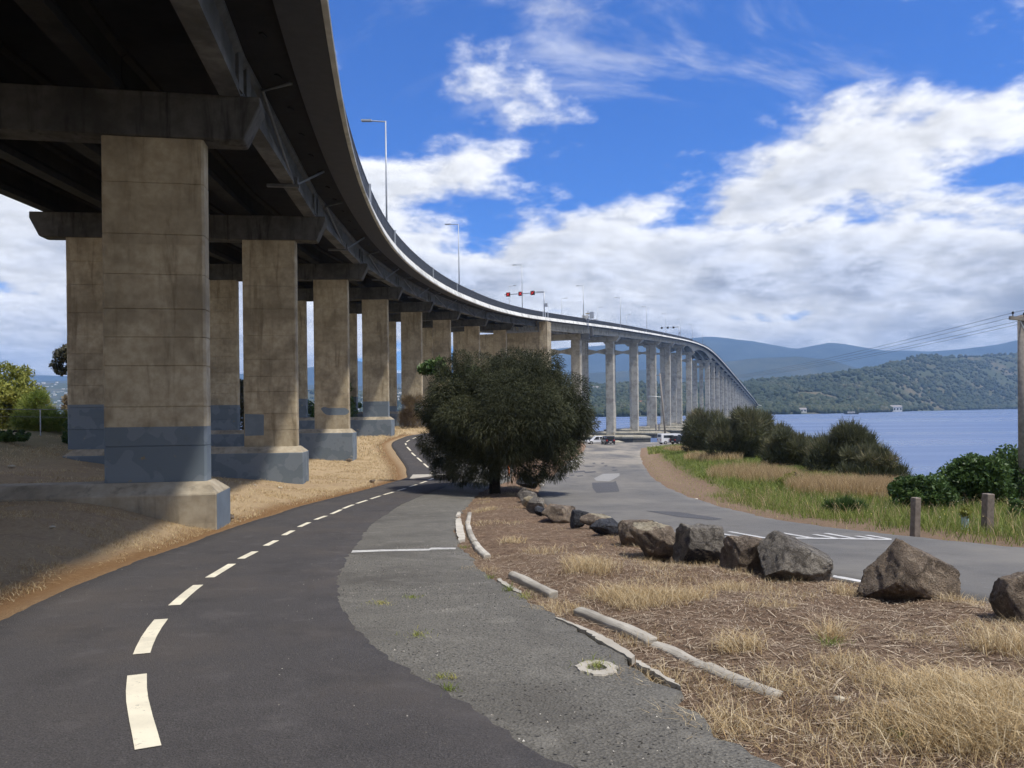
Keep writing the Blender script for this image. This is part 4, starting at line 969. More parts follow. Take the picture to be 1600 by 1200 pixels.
for k, (px, py, rad, n, hh) in enumerate(tufts):
    c = hit(px, py); rg = np.random.default_rng(900 + k); rr = rad * np.sqrt(rg.random(n)) * rg.uniform(.7, 1.2, n); th = rg.uniform(0, 6.283, n)
    x, y = c.x + rr * np.cos(th), c.y + rr * np.sin(th); ok = (x < xRL(y) - .1)
    grass(sp, x[ok], y[ok], hh * .25, hh * 1.05, .0055 if c.y < 14 else .011, 1.35, .25, 1.0, 1000 + k)
tag(link('dry_grass', sp.mesh('dry_grass'), M['straw']), 'straw-coloured dry grass patches on the boulder bank', 'grass', kind='stuff')
sp = Soup()
def flat(sp, x, y, ln, wd, sd, rlo, rhi, zf=zg):
    """straws and twigs lying on the ground"""
    rg = np.random.default_rng(sd); n = len(x); az = rg.uniform(0, 6.283, n); l = rg.uniform(.25, 1, n) * ln / 2
    dv = np.c_[np.cos(az), np.sin(az)]; a = np.c_[x, y] - dv * l[:, None]; b = np.c_[x, y] + dv * l[:, None]
    wv = np.c_[-dv[:, 1], dv[:, 0]] * (wd / 2)
    za = zf(a[:, 0], a[:, 1]) + rg.uniform(.004, .02, n); zb2 = zf(b[:, 0], b[:, 1]) + rg.uniform(.004, .03, n)
    zm = np.maximum((za + zb2) / 2, zf(x, y) + .006) + rg.uniform(0, .012, n); q = np.c_[x, y]
    V = np.stack([np.c_[a - wv, za], np.c_[a + wv, za], np.c_[q - wv, zm], np.c_[q + wv, zm], np.c_[b, zb2]], 1).reshape(-1, 3)
    k = np.arange(n)[:, None] * 5; T = np.concatenate([k + np.array([[0, 1, 3]]), k + np.array([[0, 3, 2]]), k + np.array([[2, 3, 4]])], 0)
    sp.add(V, T, np.repeat(rg.uniform(rlo, rhi, n), 5))
kl = lambda x, y, rg: on_median(x, y)
x, y = scatter(130000, -2, 12, 2.5, 14, 31, kl); flat(sp, x, y, .15, .005, 32, 0.0, 1)
x, y = scatter(60000, -3, 10, 14, 40, 33, kl); flat(sp, x, y, .25, .010, 34, 0.0, .8)
x, y = scatter(2500, -2, 12, 2.5, 14, 35, kl); flat(sp, x, y, .55, .009, 36, 0.3, 1)
tag(link('straw_litter', sp.mesh('straw_litter'), M['litter']), 'fallen straws and twigs littering the boulder bank', 'litter', kind='stuff')
# --- dry ground left of the path
sp = Soup()
def kl2(x, y, rg):
    d_ = xPC(y) - 1.9 - x
    return (d_ > .25) & (fbm(x * 0.8, y * 0.8, 41, 3) + 0.12 * smooth01((y - 30) / 30) + 0.12 * smooth01(1 - d_ / 3) > 0.50 + 0.12 * rg.random(len(x)))
x, y = scatter(90000, -16, -4, 6, 22, 42, kl2); grass(sp, x, y, .03, .10, .008, 1.0, .1, .9, 43)
x, y = scatter(90000, -26, -4, 22, 62, 44, kl2); grass(sp, x, y, .04, .14, .018, 1.0, .15, .95, 45)
x, y = scatter(40000, -24, -6, 58, 110, 46, kl2); grass(sp, x, y, .08, .25, .04, 1.0, .3, 1.0, 47)
x, y = scatter(40000, -26, -4, 6, 45, 48, lambda x, y, rg: xPC(y) - 2.0 - x > 0.2); flat(sp, x, y, .22, .010, 49, 0.0, .8)
tag(link('dry_ground_cover', sp.mesh('dry_ground_cover'), M['straw']), 'sparse dry grass on the bare soil under the bridge', 'grass', kind='stuff')
# --- green verge right of the side road
sp = Soup()
vd = lambda x, y: x - xRR(y)
x, y = scatter(70000, 7, 30, 14, 34, 51, lambda x, y, rg: (vd(x, y) > .55 + .8 * rg.random(len(x))) & (vd(x, y) < 13))
grass(sp, x, y, .12, .38, .014, .8, 0, .85, 52)
x, y = scatter(70000, 7, 30, 34, 100, 53, lambda x, y, rg: (vd(x, y) > 2.2 + 1.0 * rg.random(len(x))) & (vd(x, y) < 14), 1.3)
grass(sp, x, y, .15, .42, .030, .8, 0, .85, 54)
x, y = scatter(16000, 12, 40, 95, 150, 55, lambda x, y, rg: (vd(x, y) > 1.0) & (vd(x, y) < 14)); grass(sp, x, y, .2, .5, .07, .8, .1, .9, 56)
x, y = scatter(16000, 7, 30, 15, 90, 57, lambda x, y, rg: (vd(x, y) > .1) & (vd(x, y) < 2.6)); grass(sp, x, y, .05, .16, .018, .9, .6, 1.0, 58)
tag(link('green_grass', sp.mesh('green_grass'), M['greengrass']), 'long green grass along the verge of the side road', 'grass', kind='stuff')
sp = Soup()
for k, (px, py, rx, ry, n) in enumerate([(1350, 768, 2.6, 4.0, 7000), (1310, 765, 2.0, 3.5, 3000), (1395, 775, 2.0, 2.6, 3500), (1170, 742, 2.0, 6.0, 3800), (1205, 750, 1.6, 3.5, 1500), (1075, 703, 2.0, 12, 2500), (1110, 716, 1.5, 8, 1500)]):
    c = hit(px, py); rg = np.random.default_rng(700 + k); rr = np.sqrt(rg.random(n)); th = rg.uniform(0, 6.283, n)
    x, y = c.x + rr * rx * np.cos(th), c.y + rr * ry * np.sin(th); ok = vd(x, y) > 1.8
    grass(sp, x[ok], y[ok], .45, .85, .012 if c.y < 45 else .03, .45, 0, 1, 760 + k)
x, y = scatter(2500, 8, 26, 15, 34, 61, lambda x, y, rg: (vd(x, y) > 1.0) & (vd(x, y) < 9)); grass(sp, x, y, .4, .62, .012, .5, .4, 1, 62)
tag(link('seed_grass', sp.mesh('seed_grass'), M['seedgrass']), 'tall ripe tan seed grass between the verge and the bushes', 'grass', kind='stuff')
# small weeds in the old asphalt and kerb
sp = Soup()
for k, (px, py, rad, n, hh, lo, hi) in enumerate([(795, 925, .09, 130, .13, .1, .7), (768, 905, .07, 90, .09, .2, .9), (595, 945, .16, 220, .05, .8, 1), (645, 935, .14, 160, .05, .2, .9), (652, 995, .13, 180, .05, .5, 1), (690, 1062, .06, 80, .05, .5, 1), (700, 1082, .07, 120, .06, .1, .8), (708, 1063, .05, 60, .05, .8, 1), (935, 1044, .14, 260, .06, .4, 1), (1300, 1012, .12, 160, .12, .1, .6), (1410, 1160, .06, 90, .12, 0, .4), (726, 857, .12, 100, .1, .4, 1), (820, 935, .12, 120, .1, .5, 1), (830, 810, .12, 100, .12, .2, .7)]):
    c = hit(px, py); rg = np.random.default_rng(800 + k); n = int(n * .6); rr = rad * np.abs(rg.normal(size=n)) * .7; th = rg.uniform(0, 6.283, n)
    grass(sp, c.x + rr * np.cos(th), c.y + rr * np.sin(th) * 1.3, hh * .2, hh, .006, 1.3, lo, hi, 830 + k, lambda x, y: zb(x, y) + .02)
tag(link('kerb_weeds', sp.mesh('kerb_weeds'), M['greengrass']), 'small weeds sprouting through the old asphalt and along the broken kerb', 'weeds', kind='stuff')

# --- trees and shrubs
def strands(lobes, n, ln, wd, droop, sd, spread=0.9):
    """needle branchlets on a set of lobes [(centre, (rx,ry,rz))]; droop 1 = hanging, -0.6 = upright"""
    rg = np.random.default_rng(sd); C_ = np.array([l[0] for l in lobes]); R3 = np.array([l[1] for l in lobes]); vol = R3.prod(1) ** .45; pr = vol / vol.sum()
    k = rg.choice(len(lobes), n, p=pr); q = rg.normal(size=(n, 3)); q /= np.linalg.norm(q, axis=1)[:, None]
    rad = rg.uniform(0.45, 1.0, n) ** 0.6
    P_ = C_[k] + q * R3[k] * rad[:, None]
    dv = q * spread + rg.normal(size=(n, 3)) * 0.45; dv /= np.linalg.norm(dv, axis=1)[:, None]
    l = ln * rg.uniform(.5, 1.25, n); g_ = np.array([0, 0, -1.0]) * droop
    p1 = P_ + (dv + g_ * .3) * (l * .45)[:, None]; p2 = p1 + (dv * .45 + g_ * .9 + rg.normal(size=(n, 3)) * .15) * (l * .6)[:, None]
    wz = rg.normal(size=(n, 3)); wz -= (wz * dv).sum(1)[:, None] * dv; wz /= np.linalg.norm(wz, axis=1)[:, None] + 1e-6; wv = wz * (wd / 2)
    V = np.stack([P_ - wv, P_ + wv, p1 - wv, p1 + wv, p2], 1).reshape(-1, 3)
    b = np.arange(n)[:, None] * 5
    T = np.concatenate([b + np.array([[0, 1, 3]]), b + np.array([[0, 3, 2]]), b + np.array([[2, 3, 4]])], 0)
    lr = rg.random(len(lobes)); A_ = np.clip(0.55 * lr[k] + 0.45 * rg.random(n), 0, 1)
    return V, T, np.repeat(A_, 5)
def leaves(lobes, n, sz, sd, shell=0.55):
    """leaf-sized rhombs through the lobes"""
    rg = np.random.default_rng(sd); C_ = np.array([l[0] for l in lobes]); R3 = np.array([l[1] for l in lobes]); vol = R3.prod(1) ** (2 / 3); pr = vol / vol.sum()
    k = rg.choice(len(lobes), n, p=pr); q = rg.normal(size=(n, 3)); q /= np.linalg.norm(q, axis=1)[:, None]
    P_ = C_[k] + q * R3[k] * (rg.uniform(shell, 1.05, n))[:, None]
    a = q * .5 + rg.normal(size=(n, 3)) * .7; a /= np.linalg.norm(a, axis=1)[:, None]; b = np.cross(a, rg.normal(size=(n, 3))); b /= np.linalg.norm(b, axis=1)[:, None]
    s_ = sz * rg.uniform(.6, 1.3, n)[:, None]
    V = np.stack([P_ - a * s_, P_ + b * s_ * .42, P_ + a * s_, P_ - b * s_ * .42], 1).reshape(-1, 3)
    T0 = np.arange(n)[:, None] * 4; T = np.concatenate([T0 + np.array([[0, 1, 2]]), T0 + np.array([[0, 2, 3]])], 0)
    lr = rg.random(len(lobes)); return V, T, np.repeat(np.clip(.4 * lr[k] + .6 * rg.random(n), 0, 1), 4)
def lobes_in(env, n, r0, r1, sd, shell=0.35):
    """lobes through an envelope ellipsoid env=(centre,(rx,ry,rz)), flattened below"""
    rg = np.random.default_rng(sd); out = []; c, R3 = np.array(env[0]), np.array(env[1])
    for i in range(n):
        q = rg.normal(size=3); q /= np.linalg.norm(q); f_ = rg.uniform(shell, 1) ** .5; r = rg.uniform(r0, r1)
        p = c + q * (R3 - r * .75) * f_; out.append((tuple(p), (r * rg.uniform(.85, 1.25), r * rg.uniform(.85, 1.25), r * rg.uniform(.75, 1.05))))
    return out
def limbs(base, trunk_h, r, lobes, sd, nl=12, tn=10):
    mb = MB(); rg = random.Random(sd); b = Vector((0, 0, -.25))
    top = Vector((rg.uniform(-.1, .1), 0, trunk_h)); mb.tube([b, Vector((0, 0, .15)), top * .5, top], [r * 1.45, r * 1.1, r, r * .85], tn)
    for k in rg.sample(range(len(lobes)), min(nl, len(lobes))):
        e = Vector(lobes[k][0]); m_ = top.lerp(e, .5) + Vector((0, 0, .15)); mb.tube([top * .92, m_, e], [r * .5, r * .28, r * .1], 6)
    return mb
def tree(name, base, label, cat, lob, kind, mat, n, size, sd, trunk_h, r, group=None, wd=.02, droop=1.0, nl=12):
    o = tag(empty(name, base), label, cat, group)
    limbs(base, trunk_h, r, lob, sd, nl).build('trunk', M['bark'], o, smooth=True)
    V, T, A_ = strands(lob, n, size, wd, droop, sd) if kind == 'strand' else leaves(lob, n, size, sd)
    link('crown', np_mesh('crown', V, T, {'rnd': A_}), M[mat], o); return o
# the drooping sheoak on the bank
b = hit(773, 771); YT = b.y; k = YT / F
print('sheoak depth', YT, tuple(b))
def tl(px, py, dyy=0.0):
    p = at(px, py, YT + dyy); return np.array((p.x - b.x, p.y - b.y, p.z - b.z))
cen = tl(795, 648); RX, RZ = 133 * k, 100 * k
lob = lobes_in((cen, (RX, RX * .95, RZ)), 95, RX * .17, RX * .31, 3, .45)
lob += [(tuple(tl(px, py, dd)), (rr * k, rr * k, rr * k * .85)) for px, py, rr, dd in [(705, 600, 34, 0), (690, 650, 32, -.3), (690, 700, 32, 0), (720, 725, 26, -1.2), (760, 728, 24, -1.5), (830, 728, 28, -1.2), (880, 712, 30, -.5), (905, 660, 30, 0), (890, 610, 34, 0), (850, 572, 32, 0), (800, 568, 30, -.6), (750, 578, 34, -.4), (780, 640, 40, -2.6), (840, 650, 38, -2.5), (725, 650, 36, -2.2), (800, 700, 30, -2.2), (875, 700, 26, -1.6), (700, 715, 24, .8), (692, 732, 20, .3), (720, 742, 18, -.8), (750, 745, 16, -1.6), (835, 742, 18, -1.0), (865, 733, 20, -.4), (810, 744, 15, .9), (780, 740, 16, 1.5), (670, 690, 20, 0), (668, 640, 20, .3), (700, 575, 20, .4), (720, 560, 16, .2)]]
lob = [l for l in lob if l[0][2] - l[1][2] > 0.42]
tree('sheoak_tree', b, 'large rounded dark sheoak with drooping needles on the bank between path and road', 'tree', lob, 'strand', 'sheoak', 240000, .28, 11, 1.9, .25, None, .020, .55, 26)
# leafy tree just behind it, showing only a sprig
p = at(700, 600, YT + 5); g0 = Vector((p.x, p.y, float(zg(p.x, p.y))))
lb = [(tuple(np.array(at(px, py, YT + 5)) - np.array(g0)), (rr * k, rr * k, rr * k)) for px, py, rr in [(672, 574, 13), (660, 577, 9), (686, 568, 10), (692, 584, 14), (720, 600, 20), (740, 590, 20)]]
tree('leafy_tree', g0, 'bright green leafy sprig of a small tree half hidden behind the sheoak', 'tree', lb, 'leaf', 'leaf', 2600, .16, 21, 3.0, .07, None)
# sheoak shrubs along the river side of the verge
def shrub(px0, px1, pyt, pyb, Yd, label, sd, n, mat='sheoak2', kind='strand', size=.7, wd=.05, droop=-.55, nlob=26, group=None, name='sheoak_shrub', r0=.22, r1=.36):
    pc = at((px0 + px1) / 2, pyb, Yd); zgr = float(zg(pc.x, pc.y)); base = Vector((pc.x, pc.y, zgr)); kk = Yd / F
    ztop = at((px0 + px1) / 2, pyt, Yd).z; hh = ztop - zgr; rx = (px1 - px0) / 2 * kk
    lb = lobes_in(((0, 0, hh * .50), (rx, rx * .9, hh * .52)), nlob, min(rx, hh * .6) * r0, min(rx, hh * .6) * r1, sd, .2)
    lb += [((rx * f_, -rx * .3 * (1 - abs(f_)), hh * .22), (rx * .25, rx * .3, hh * .24)) for f_ in (-.75, -.4, 0, .4, .75)]
    lb = [l for l in lb if l[0][2] > .1]
    return tree(name, base, label, 'shrub', lb, kind, mat, n, size, sd, hh * .4, .09, group, wd, droop, 10)
G1 = 'shrubs along the river bank'
shrub(1066, 1140, 641, 712, 84, 'olive sheoak shrub nearest the parked cars, leftmost of the bank row', 31, 15000, group=G1, size=.8)
shrub(1105, 1245, 640, 735, 64, 'broad tall olive sheoak shrub, second in the river bank row', 32, 26000, group=G1)
shrub(1193, 1285, 674, 745, 52, 'low round olive sheoak shrub, third in the river bank row', 33, 16000, group=G1, size=.55, wd=.04)
shrub(1262, 1372, 663, 750, 46, 'tall feathery sheoak shrub right of the low round one', 34, 24000, group=G1, size=.6, wd=.035)
shrub(1310, 1416, 700, 760, 43, 'drooping olive shrub at the right end of the sheoak row', 35, 16000, group=G1, size=.55, wd=.035)
G2 = 'green shrubs behind the posts'
shrub(1392, 1500, 738, 815, 24.5, 'low glossy green shrub behind the slim left post', 41, 9000, 'leaf', 'leaf', .075, group=G2, name='green_shrub', r0=.3, r1=.5, nlob=30)
shrub(1470, 1585, 705, 810, 26, 'tall bushy green shrub behind the broad right post', 42, 14000, 'leaf', 'leaf', .085, group=G2, name='green_shrub', r0=.25, r1=.42, nlob=36)
shrub(1545, 1680, 688, 815, 27.5, 'tallest green shrub beside the power pole at the right edge', 43, 14000, 'leaf', 'leaf', .085, group=G2, name='green_shrub', r0=.25, r1=.42, nlob=36)
shrub(1575, 1650, 770, 825, 21, 'small pale green shrub at the right edge below the pole', 44, 3500, 'leaf', 'leaf', .06, group=G2, name='green_shrub', nlob=16)
shrub(1294, 1352, 786, 824, 24, 'small dark green tussock bush at the road edge', 45, 5000, 'leaf', 'strand', .3, .02, -.5, 14, G2, 'green_shrub')
shrub(1215, 1272, 735, 757, 37, 'small bright green bush in the tan seed grass', 46, 3000, 'yleaf', 'leaf', .08, group=G2, name='green_shrub', nlob=12)
# left-hand growth
G3 = 'growth beyond the bridge on the left'
shrub(-45, 72, 568, 668, 58, 'rounded yellow-green tree behind the wire fence at the left edge', 51, 12000, 'yleaf', 'leaf', .16, group=G3, name='yellow_green_tree', nlob=30)
shrub(28, 84, 596, 672, 52, 'loose green shrub in front of the yellow-green tree', 52, 8000, 'greengrass', 'strand', .6, .03, -.3, 18, G3, 'green_shrub')
shrub(88, 150, 612, 672, 66, 'pale dry bush beside the far left column', 53, 6000, 'dryleaf', 'leaf', .14, group=G3, name='dry_bush', nlob=18)
shrub(98, 135, 648, 692, 41, 'dark green bush at the foot of the far left column', 54, 5000, 'leaf', 'leaf', .08, group=G3, name='green_shrub', nlob=14)
shrub(25, 112, 640, 690, 44, 'spreading bright green shrub behind the rails at the left edge', 62, 9000, 'greengrass', 'strand', .45, .02, -.4, 20, G3, 'green_shrub')
shrub(-20, 45, 668, 700, 38, 'low grey-green scrub below the burnt stump', 55, 4000, 'leaf', 'leaf', .07, group=G3, name='green_shrub', nlob=12)
shrub(355, 405, 585, 680, 85, 'brownish tree seen in the slit beside the second pier', 56, 6000, 'oleaf', 'leaf', .2, group=G3, name='brown_tree', nlob=16)
shrub(470, 560, 576, 665, 92, 'dark green tree seen in the slit beside the third pier', 57, 8000, 'leaf', 'leaf', .2, group=G3, name='green_tree', nlob=18)
shrub(553, 575, 622, 650, 125, 'small dark bush seen in the slit beside the fourth pier', 58, 3000, 'leaf', 'leaf', .2, group=G3, name='green_shrub', nlob=10)
shrub(625, 664, 612, 664, 90, 'straw-coloured dry bush at the foot of the fifth pier', 59, 7000, 'dryleaf', 'strand', .6, .035, -.8, 14, G3, 'dry_bush')
# dark eucalypt with its trunk behind the far left column
Yd = 60; p = at(150, 680, Yd); g0 = Vector((p.x, p.y, float(zg(p.x, p.y)))); kk = Yd / F
lb = [(tuple(np.array(at(px, py, Yd)) - np.array(g0)), (rr * kk, rr * kk, rr * kk * .8)) for px, py, rr in [(98, 555, 14), (88, 570, 10), (108, 548, 14), (95, 580, 9), (112, 575, 10), (120, 560, 16), (135, 545, 18), (150, 555, 20), (165, 550, 18), (118, 588, 8), (140, 580, 14)]]
tree('gum_tree', g0, 'dark gum tree whose crown shows left of the far left column', 'tree', lb, 'leaf', 'oleaf', 6000, .15, 61, 4.5, .14)
# flower specks on the verge
sp = Soup()
x, y = scatter(260, 8, 24, 15, 34, 71, lambda x, y, rg: (vd(x, y) > 1.2) & (vd(x, y) < 8)); z = zg(x, y) + rng.uniform(.3, .45, len(x))
for i in range(len(x)):
    q = .02; c = np.array((x[i], y[i], z[i])); V = c + np.array([(-q, 0, 0), (q, 0, 0), (0, .3 * q, q), (0, q, 0)]); sp.add(V, np.array([(0, 1, 2), (0, 3, 1), (0, 2, 3), (1, 3, 2)]), np.full(4, rng.random()))
tag(link('verge_flowers', sp.mesh('verge_flowers'), M['flower']), 'tiny pale flowers dotted through the verge grass', 'flowers', kind='stuff')

# ================================================================== BOULDERS
def rock_mesh(name, sd, dims, ncut=11, sub=4, rough=0.03, planes=None):
    bm = bmesh.new(); bmesh.ops.create_icosphere(bm, subdivisions=sub, radius=1.0)
    V = np.array([v_.co[:] for v_ in bm.verts]); T = np.array([[v_.index for v_ in f_.verts] for f_ in bm.faces]); bm.free()
    rg = np.random.default_rng(sd); cuts = list(planes or [])
    while len(cuts) < ncut:
        q = rg.normal(size=3); q /= np.linalg.norm(q); cuts.append((tuple(q), rg.uniform(.55, .82)))
    V = V * 1.12
    for q, d_ in cuts:
        q = np.array(q, float); q /= np.linalg.norm(q); dt = V @ q; k = dt > d_
        V[k] -= ((dt[k] - d_) * 0.97)[:, None] * q
    nv = np.linalg.norm(V, axis=1)[:, None]; D = V / nv
    n_ = (fbm(D[:, 0] * 2.2 + 9 + D[:, 2] * 1.1, D[:, 1] * 2.2 + 5 - D[:, 2] * 1.7, sd) - .5) * .22 + (fbm(D[:, 0] * 7 + D[:, 2] * 4, D[:, 1] * 7 - D[:, 2] * 5, sd + 3, 3) - .5) * rough * 3.2
    n_ = n_ - 0.05 * np.abs(fbm(D[:, 0] * 4 + D[:, 2] * 3 + 3, D[:, 1] * 4 - D[:, 2] * 2, sd + 8, 4) - .5) * 4 + .04
    V = V * (1 + n_[:, None])
    mn, mx_ = V.min(0), V.max(0); V = (V - (mn + mx_) / 2) / (mx_ - mn) * np.array(dims)
    V[:, 2] -= V[:, 2].min()
    me = np_mesh(name, V, T)
    me.polygons.foreach_set('use_smooth', np.ones(len(T), bool)); 
    return me
def mk_boulder(px0, px1, pyt, pyb, mat, label, sd, planes=None, mat2=None, dep=.9, ncut=11):
    c = hit((px0 + px1) / 2, pyb - (pyb - pyt) * .08); kk = c.y / F; wd = (px1 - px0) * kk; ht = (pyb - pyt) * kk * 1.04
    yb2 = c.y + wd * dep * .28; zb0 = float(zg(c.x, yb2)) - ht * .06
    ht = at((px0 + px1) / 2, pyt, yb2).z - zb0; wd *= yb2 / c.y
    me = rock_mesh('boulder', sd, (wd, wd * dep, ht), ncut, 5 if wd / kk > 60 else 4, planes=planes)
    me.materials.append(M[mat])
    if mat2:                                      # a differently coloured broken face
        me.materials.append(M[mat2[0]]); n_ = np.array(mat2[1], float); n_ /= np.linalg.norm(n_)
        for p_ in me.polygons:
            if p_.normal.dot(Vector(n_)) > mat2[2] : p_.material_index = 1
    o = link('boulder', me); o.location = (c.x * yb2 / c.y, yb2, zb0)
    return tag(o, label, 'boulder', 'boulders lined along the side road')
BL = [
 (1560, 1660, 884, 992, 'rock_brown', 'dark brown boulder cut off by the right edge of the picture', 101, [((-.9, -.2, .2), .75), ((0, 0, -1), .6)], None),
 (1342, 1480, 840, 950, 'rock_brown', 'brown pyramid-shaped boulder standing alone, second from the right edge', 102, [((.50, -.1, .85), .62), ((-.80, -.15, .45), .62), ((.05, -.9, .25), .66), ((0, 0, -1), .62), ((.95, -.1, -.1), .80), ((-.3, -.6, -.7), .72)], None),
 (1186, 1306, 832, 918, 'rock_grey', 'broad grey-brown boulder with a sloping pale top slab', 103, [((.55, -.1, .8), .52), ((-.8, -.2, .45), .62), ((.1, -.9, .25), .60), ((-.2, -.6, -.75), .62), ((.9, -.2, -.1), .8), ((0, 0, -1), .6)], None),
 (1129, 1204, 836, 904, 'rock_brown', 'small brown boulder wedged left of the broad grey-brown one', 104, [((.2, 0, .95), .62), ((-.95, -.2, .1), .62), ((.1, -.9, -.2), .62), ((0, 0, -1), .6)], None),
 (1055, 1134, 817, 891, 'rock_grey', 'squarish grey boulder with a smooth black lower face', 105, [((.05, 0, 1), .66), ((-.95, -.2, .1), .70), ((.9, -.1, .15), .70), ((-.1, -.72, -.65), .52), ((0, -.95, .25), .64), ((0, 0, -1), .62)], ('rock_dark', (-.1, -.75, -.62), .90)),
 (983, 1058, 816, 883, 'rock_brown', 'brown boulder with a flat cream-coloured top', 106, [((.05, -.12, 1), .56), ((.85, -.1, -.35), .62), ((-.8, -.2, -.5), .66), ((0, -.9, -.25), .60), ((0, 0, -1), .7)], ('rock_cream', (.05, -.12, 1), .93)),
 (966, 1015, 812, 862, 'rock_brown', 'tan-brown boulder tucked behind the cream-topped one', 107, [((0, 0, 1), .66), ((-.9, -.3, .1), .66), ((0, -.9, .1), .66)], None),
 (921, 977, 811, 847, 'rock_dark', 'blue-black angular boulder with a flat sloping top', 108, [((.15, -.3, .95), .42), ((-.7, -.3, .62), .56), ((0, -.9, -.1), .62)], None),
 (905, 957, 802, 834, 'rock_brown', 'small tan boulder behind the blue-black one', 109, [((.2, -.1, .95), .55)], ('rock_cream', (.4, -.1, .9), .88)),
 (891, 921, 796, 832, 'rock_dark', 'narrow dark upright boulder left of the small tan one', 110, [((0, 0, 1), .7), ((-.95, -.2, .1), .6)], None),
 (846, 902, 787, 821, 'rock_brown', 'wide lumpy brown boulder in the middle of the far line', 111, [((.2, -.2, .95), .6)], None),
 (835, 856, 790, 814, 'rock_dark', 'small dark boulder against the wide lumpy one', 112, None, None),
 (822, 851, 776, 809, 'rock_grey', 'rounded grey boulder left of the wide lumpy one', 113, None, None),
 (815, 843, 775, 799, 'rock_cream', 'pale low boulder behind the rounded grey one', 114, None, None),
 (811, 840, 767, 790, 'rock_grey', 'low grey boulder near the shade of the sheoak', 115, None, None),
 (808, 829, 761, 786, 'rock_grey', 'small grey boulder at the left end of the line', 116, None, None),
 (806, 840, 743, 765, 'rock_dark', 'black boulder under the sheoak branches, farthest in the line', 117, None, None),
]
for (x0, x1_, yt, yb_, mt, lb, sd, pl, m2) in BL: mk_boulder(x0, x1_, yt, yb_, mt, lb, sd, pl, m2)
# small loose stones
for k, (px, py, w_, lb) in enumerate([(427, 748, 14, 'flat pale stone on the soil before the second pier'), (438, 762, 7, 'small white stone on the soil below the flat pale one'), (398, 757, 5, 'tiny white stone on the soil beside the nearest footing'), (18, 731, 11, 'rounded cream stone on the soil behind the nearest footing'), (82, 826, 10, 'small pale stone lying before the nearest footing'), (470, 748, 8, 'brownish pale stone below the right end of the second footing'), (582, 754, 10, 'dark flat stone beside the path bend'), (1312, 1104, 17, 'yellowish stone chip in the foreground dry grass'), (1088, 780, 6, 'small white stone on the road verge'), (452, 751, 5, 'tiny grey stone between the flat pale stone and the footing'), (358, 812, 18, 'brown stone against the corner of the nearest footing'), (545, 722, 12, 'dark stone at the foot of the third pier')]):
    c = hit(px, py); kk = c.y / F; me = rock_mesh('stone', 500 + k, (w_ * kk, w_ * kk * .8, w_ * kk * .55), 8, 2)
    me.materials.append(M['rock_brown'] if ('brown stone' in lb or 'dark' in lb) else M['stone']); o = link('stone', me); o.location = (c.x, c.y, float(zg(c.x, c.y)) - .01 * kk); tag(o, lb, 'stone', 'loose stones')
# loose gravel on the old asphalt
sp = Soup(); tet = np.array([(-1, -.8, 0), (1, -.6, 0), (.1, 1, 0), (0, 0, 1.1)]); tT = np.array([(0, 1, 3), (1, 2, 3), (2, 0, 3)])
x, y = scatter(30000, -5, 6, 3, 16, 91, lambda x, y, rg: (x > xPC(y) + 1.75) & (x < xOK(y) - .02) & (fbm(x * 1.1, y * 1.1, 92, 3) > .42 + .16 * rg.random(len(x))))
rg = np.random.default_rng(93); s_ = rg.uniform(.003, .009, len(x)); V = tet[None] * s_[:, None, None] * rg.uniform(.6, 1.3, (len(x), 4, 3)) + np.c_[x, y, zb(x, y) + .012][:, None, :]
sp.add(V.reshape(-1, 3), (tT[None] + (np.arange(len(x)) * 4)[:, None, None]).reshape(-1, 3), np.repeat(rg.random(len(x)) ** 2.2, 4))
x, y = scatter(60000, -9, 4, 3, 26, 94, lambda x, y, rg: (np.abs(x - xPC(y)) < 1.7) & (rg.random(len(x)) < .02 + .16 * smooth01((np.abs(x - xPC(y)) - 1.1) / .6)))
rg = np.random.default_rng(95); s_ = rg.uniform(.002, .007, len(x)); V = tet[None] * s_[:, None, None] * rg.uniform(.6, 1.3, (len(x), 4, 3)) + np.c_[x, y, zb(x, y) + .030][:, None, :]
sp.add(V.reshape(-1, 3), (tT[None] + (np.arange(len(x)) * 4)[:, None, None]).reshape(-1, 3), np.repeat(rg.random(len(x)) ** 1.2, 4))
M['gravel'] = blade_mat('loose_gravel', [(0.0, (0.028, 0.026, 0.024)), (0.5, (0.09, 0.085, 0.075)), (0.8, (0.22, 0.20, 0.17)), (1.0, (0.55, 0.52, 0.46))], .9, 0)
tag(link('loose_gravel', sp.mesh('loose_gravel'), M['gravel']), 'loose dark gravel scattered on the old asphalt', 'gravel', kind='stuff')

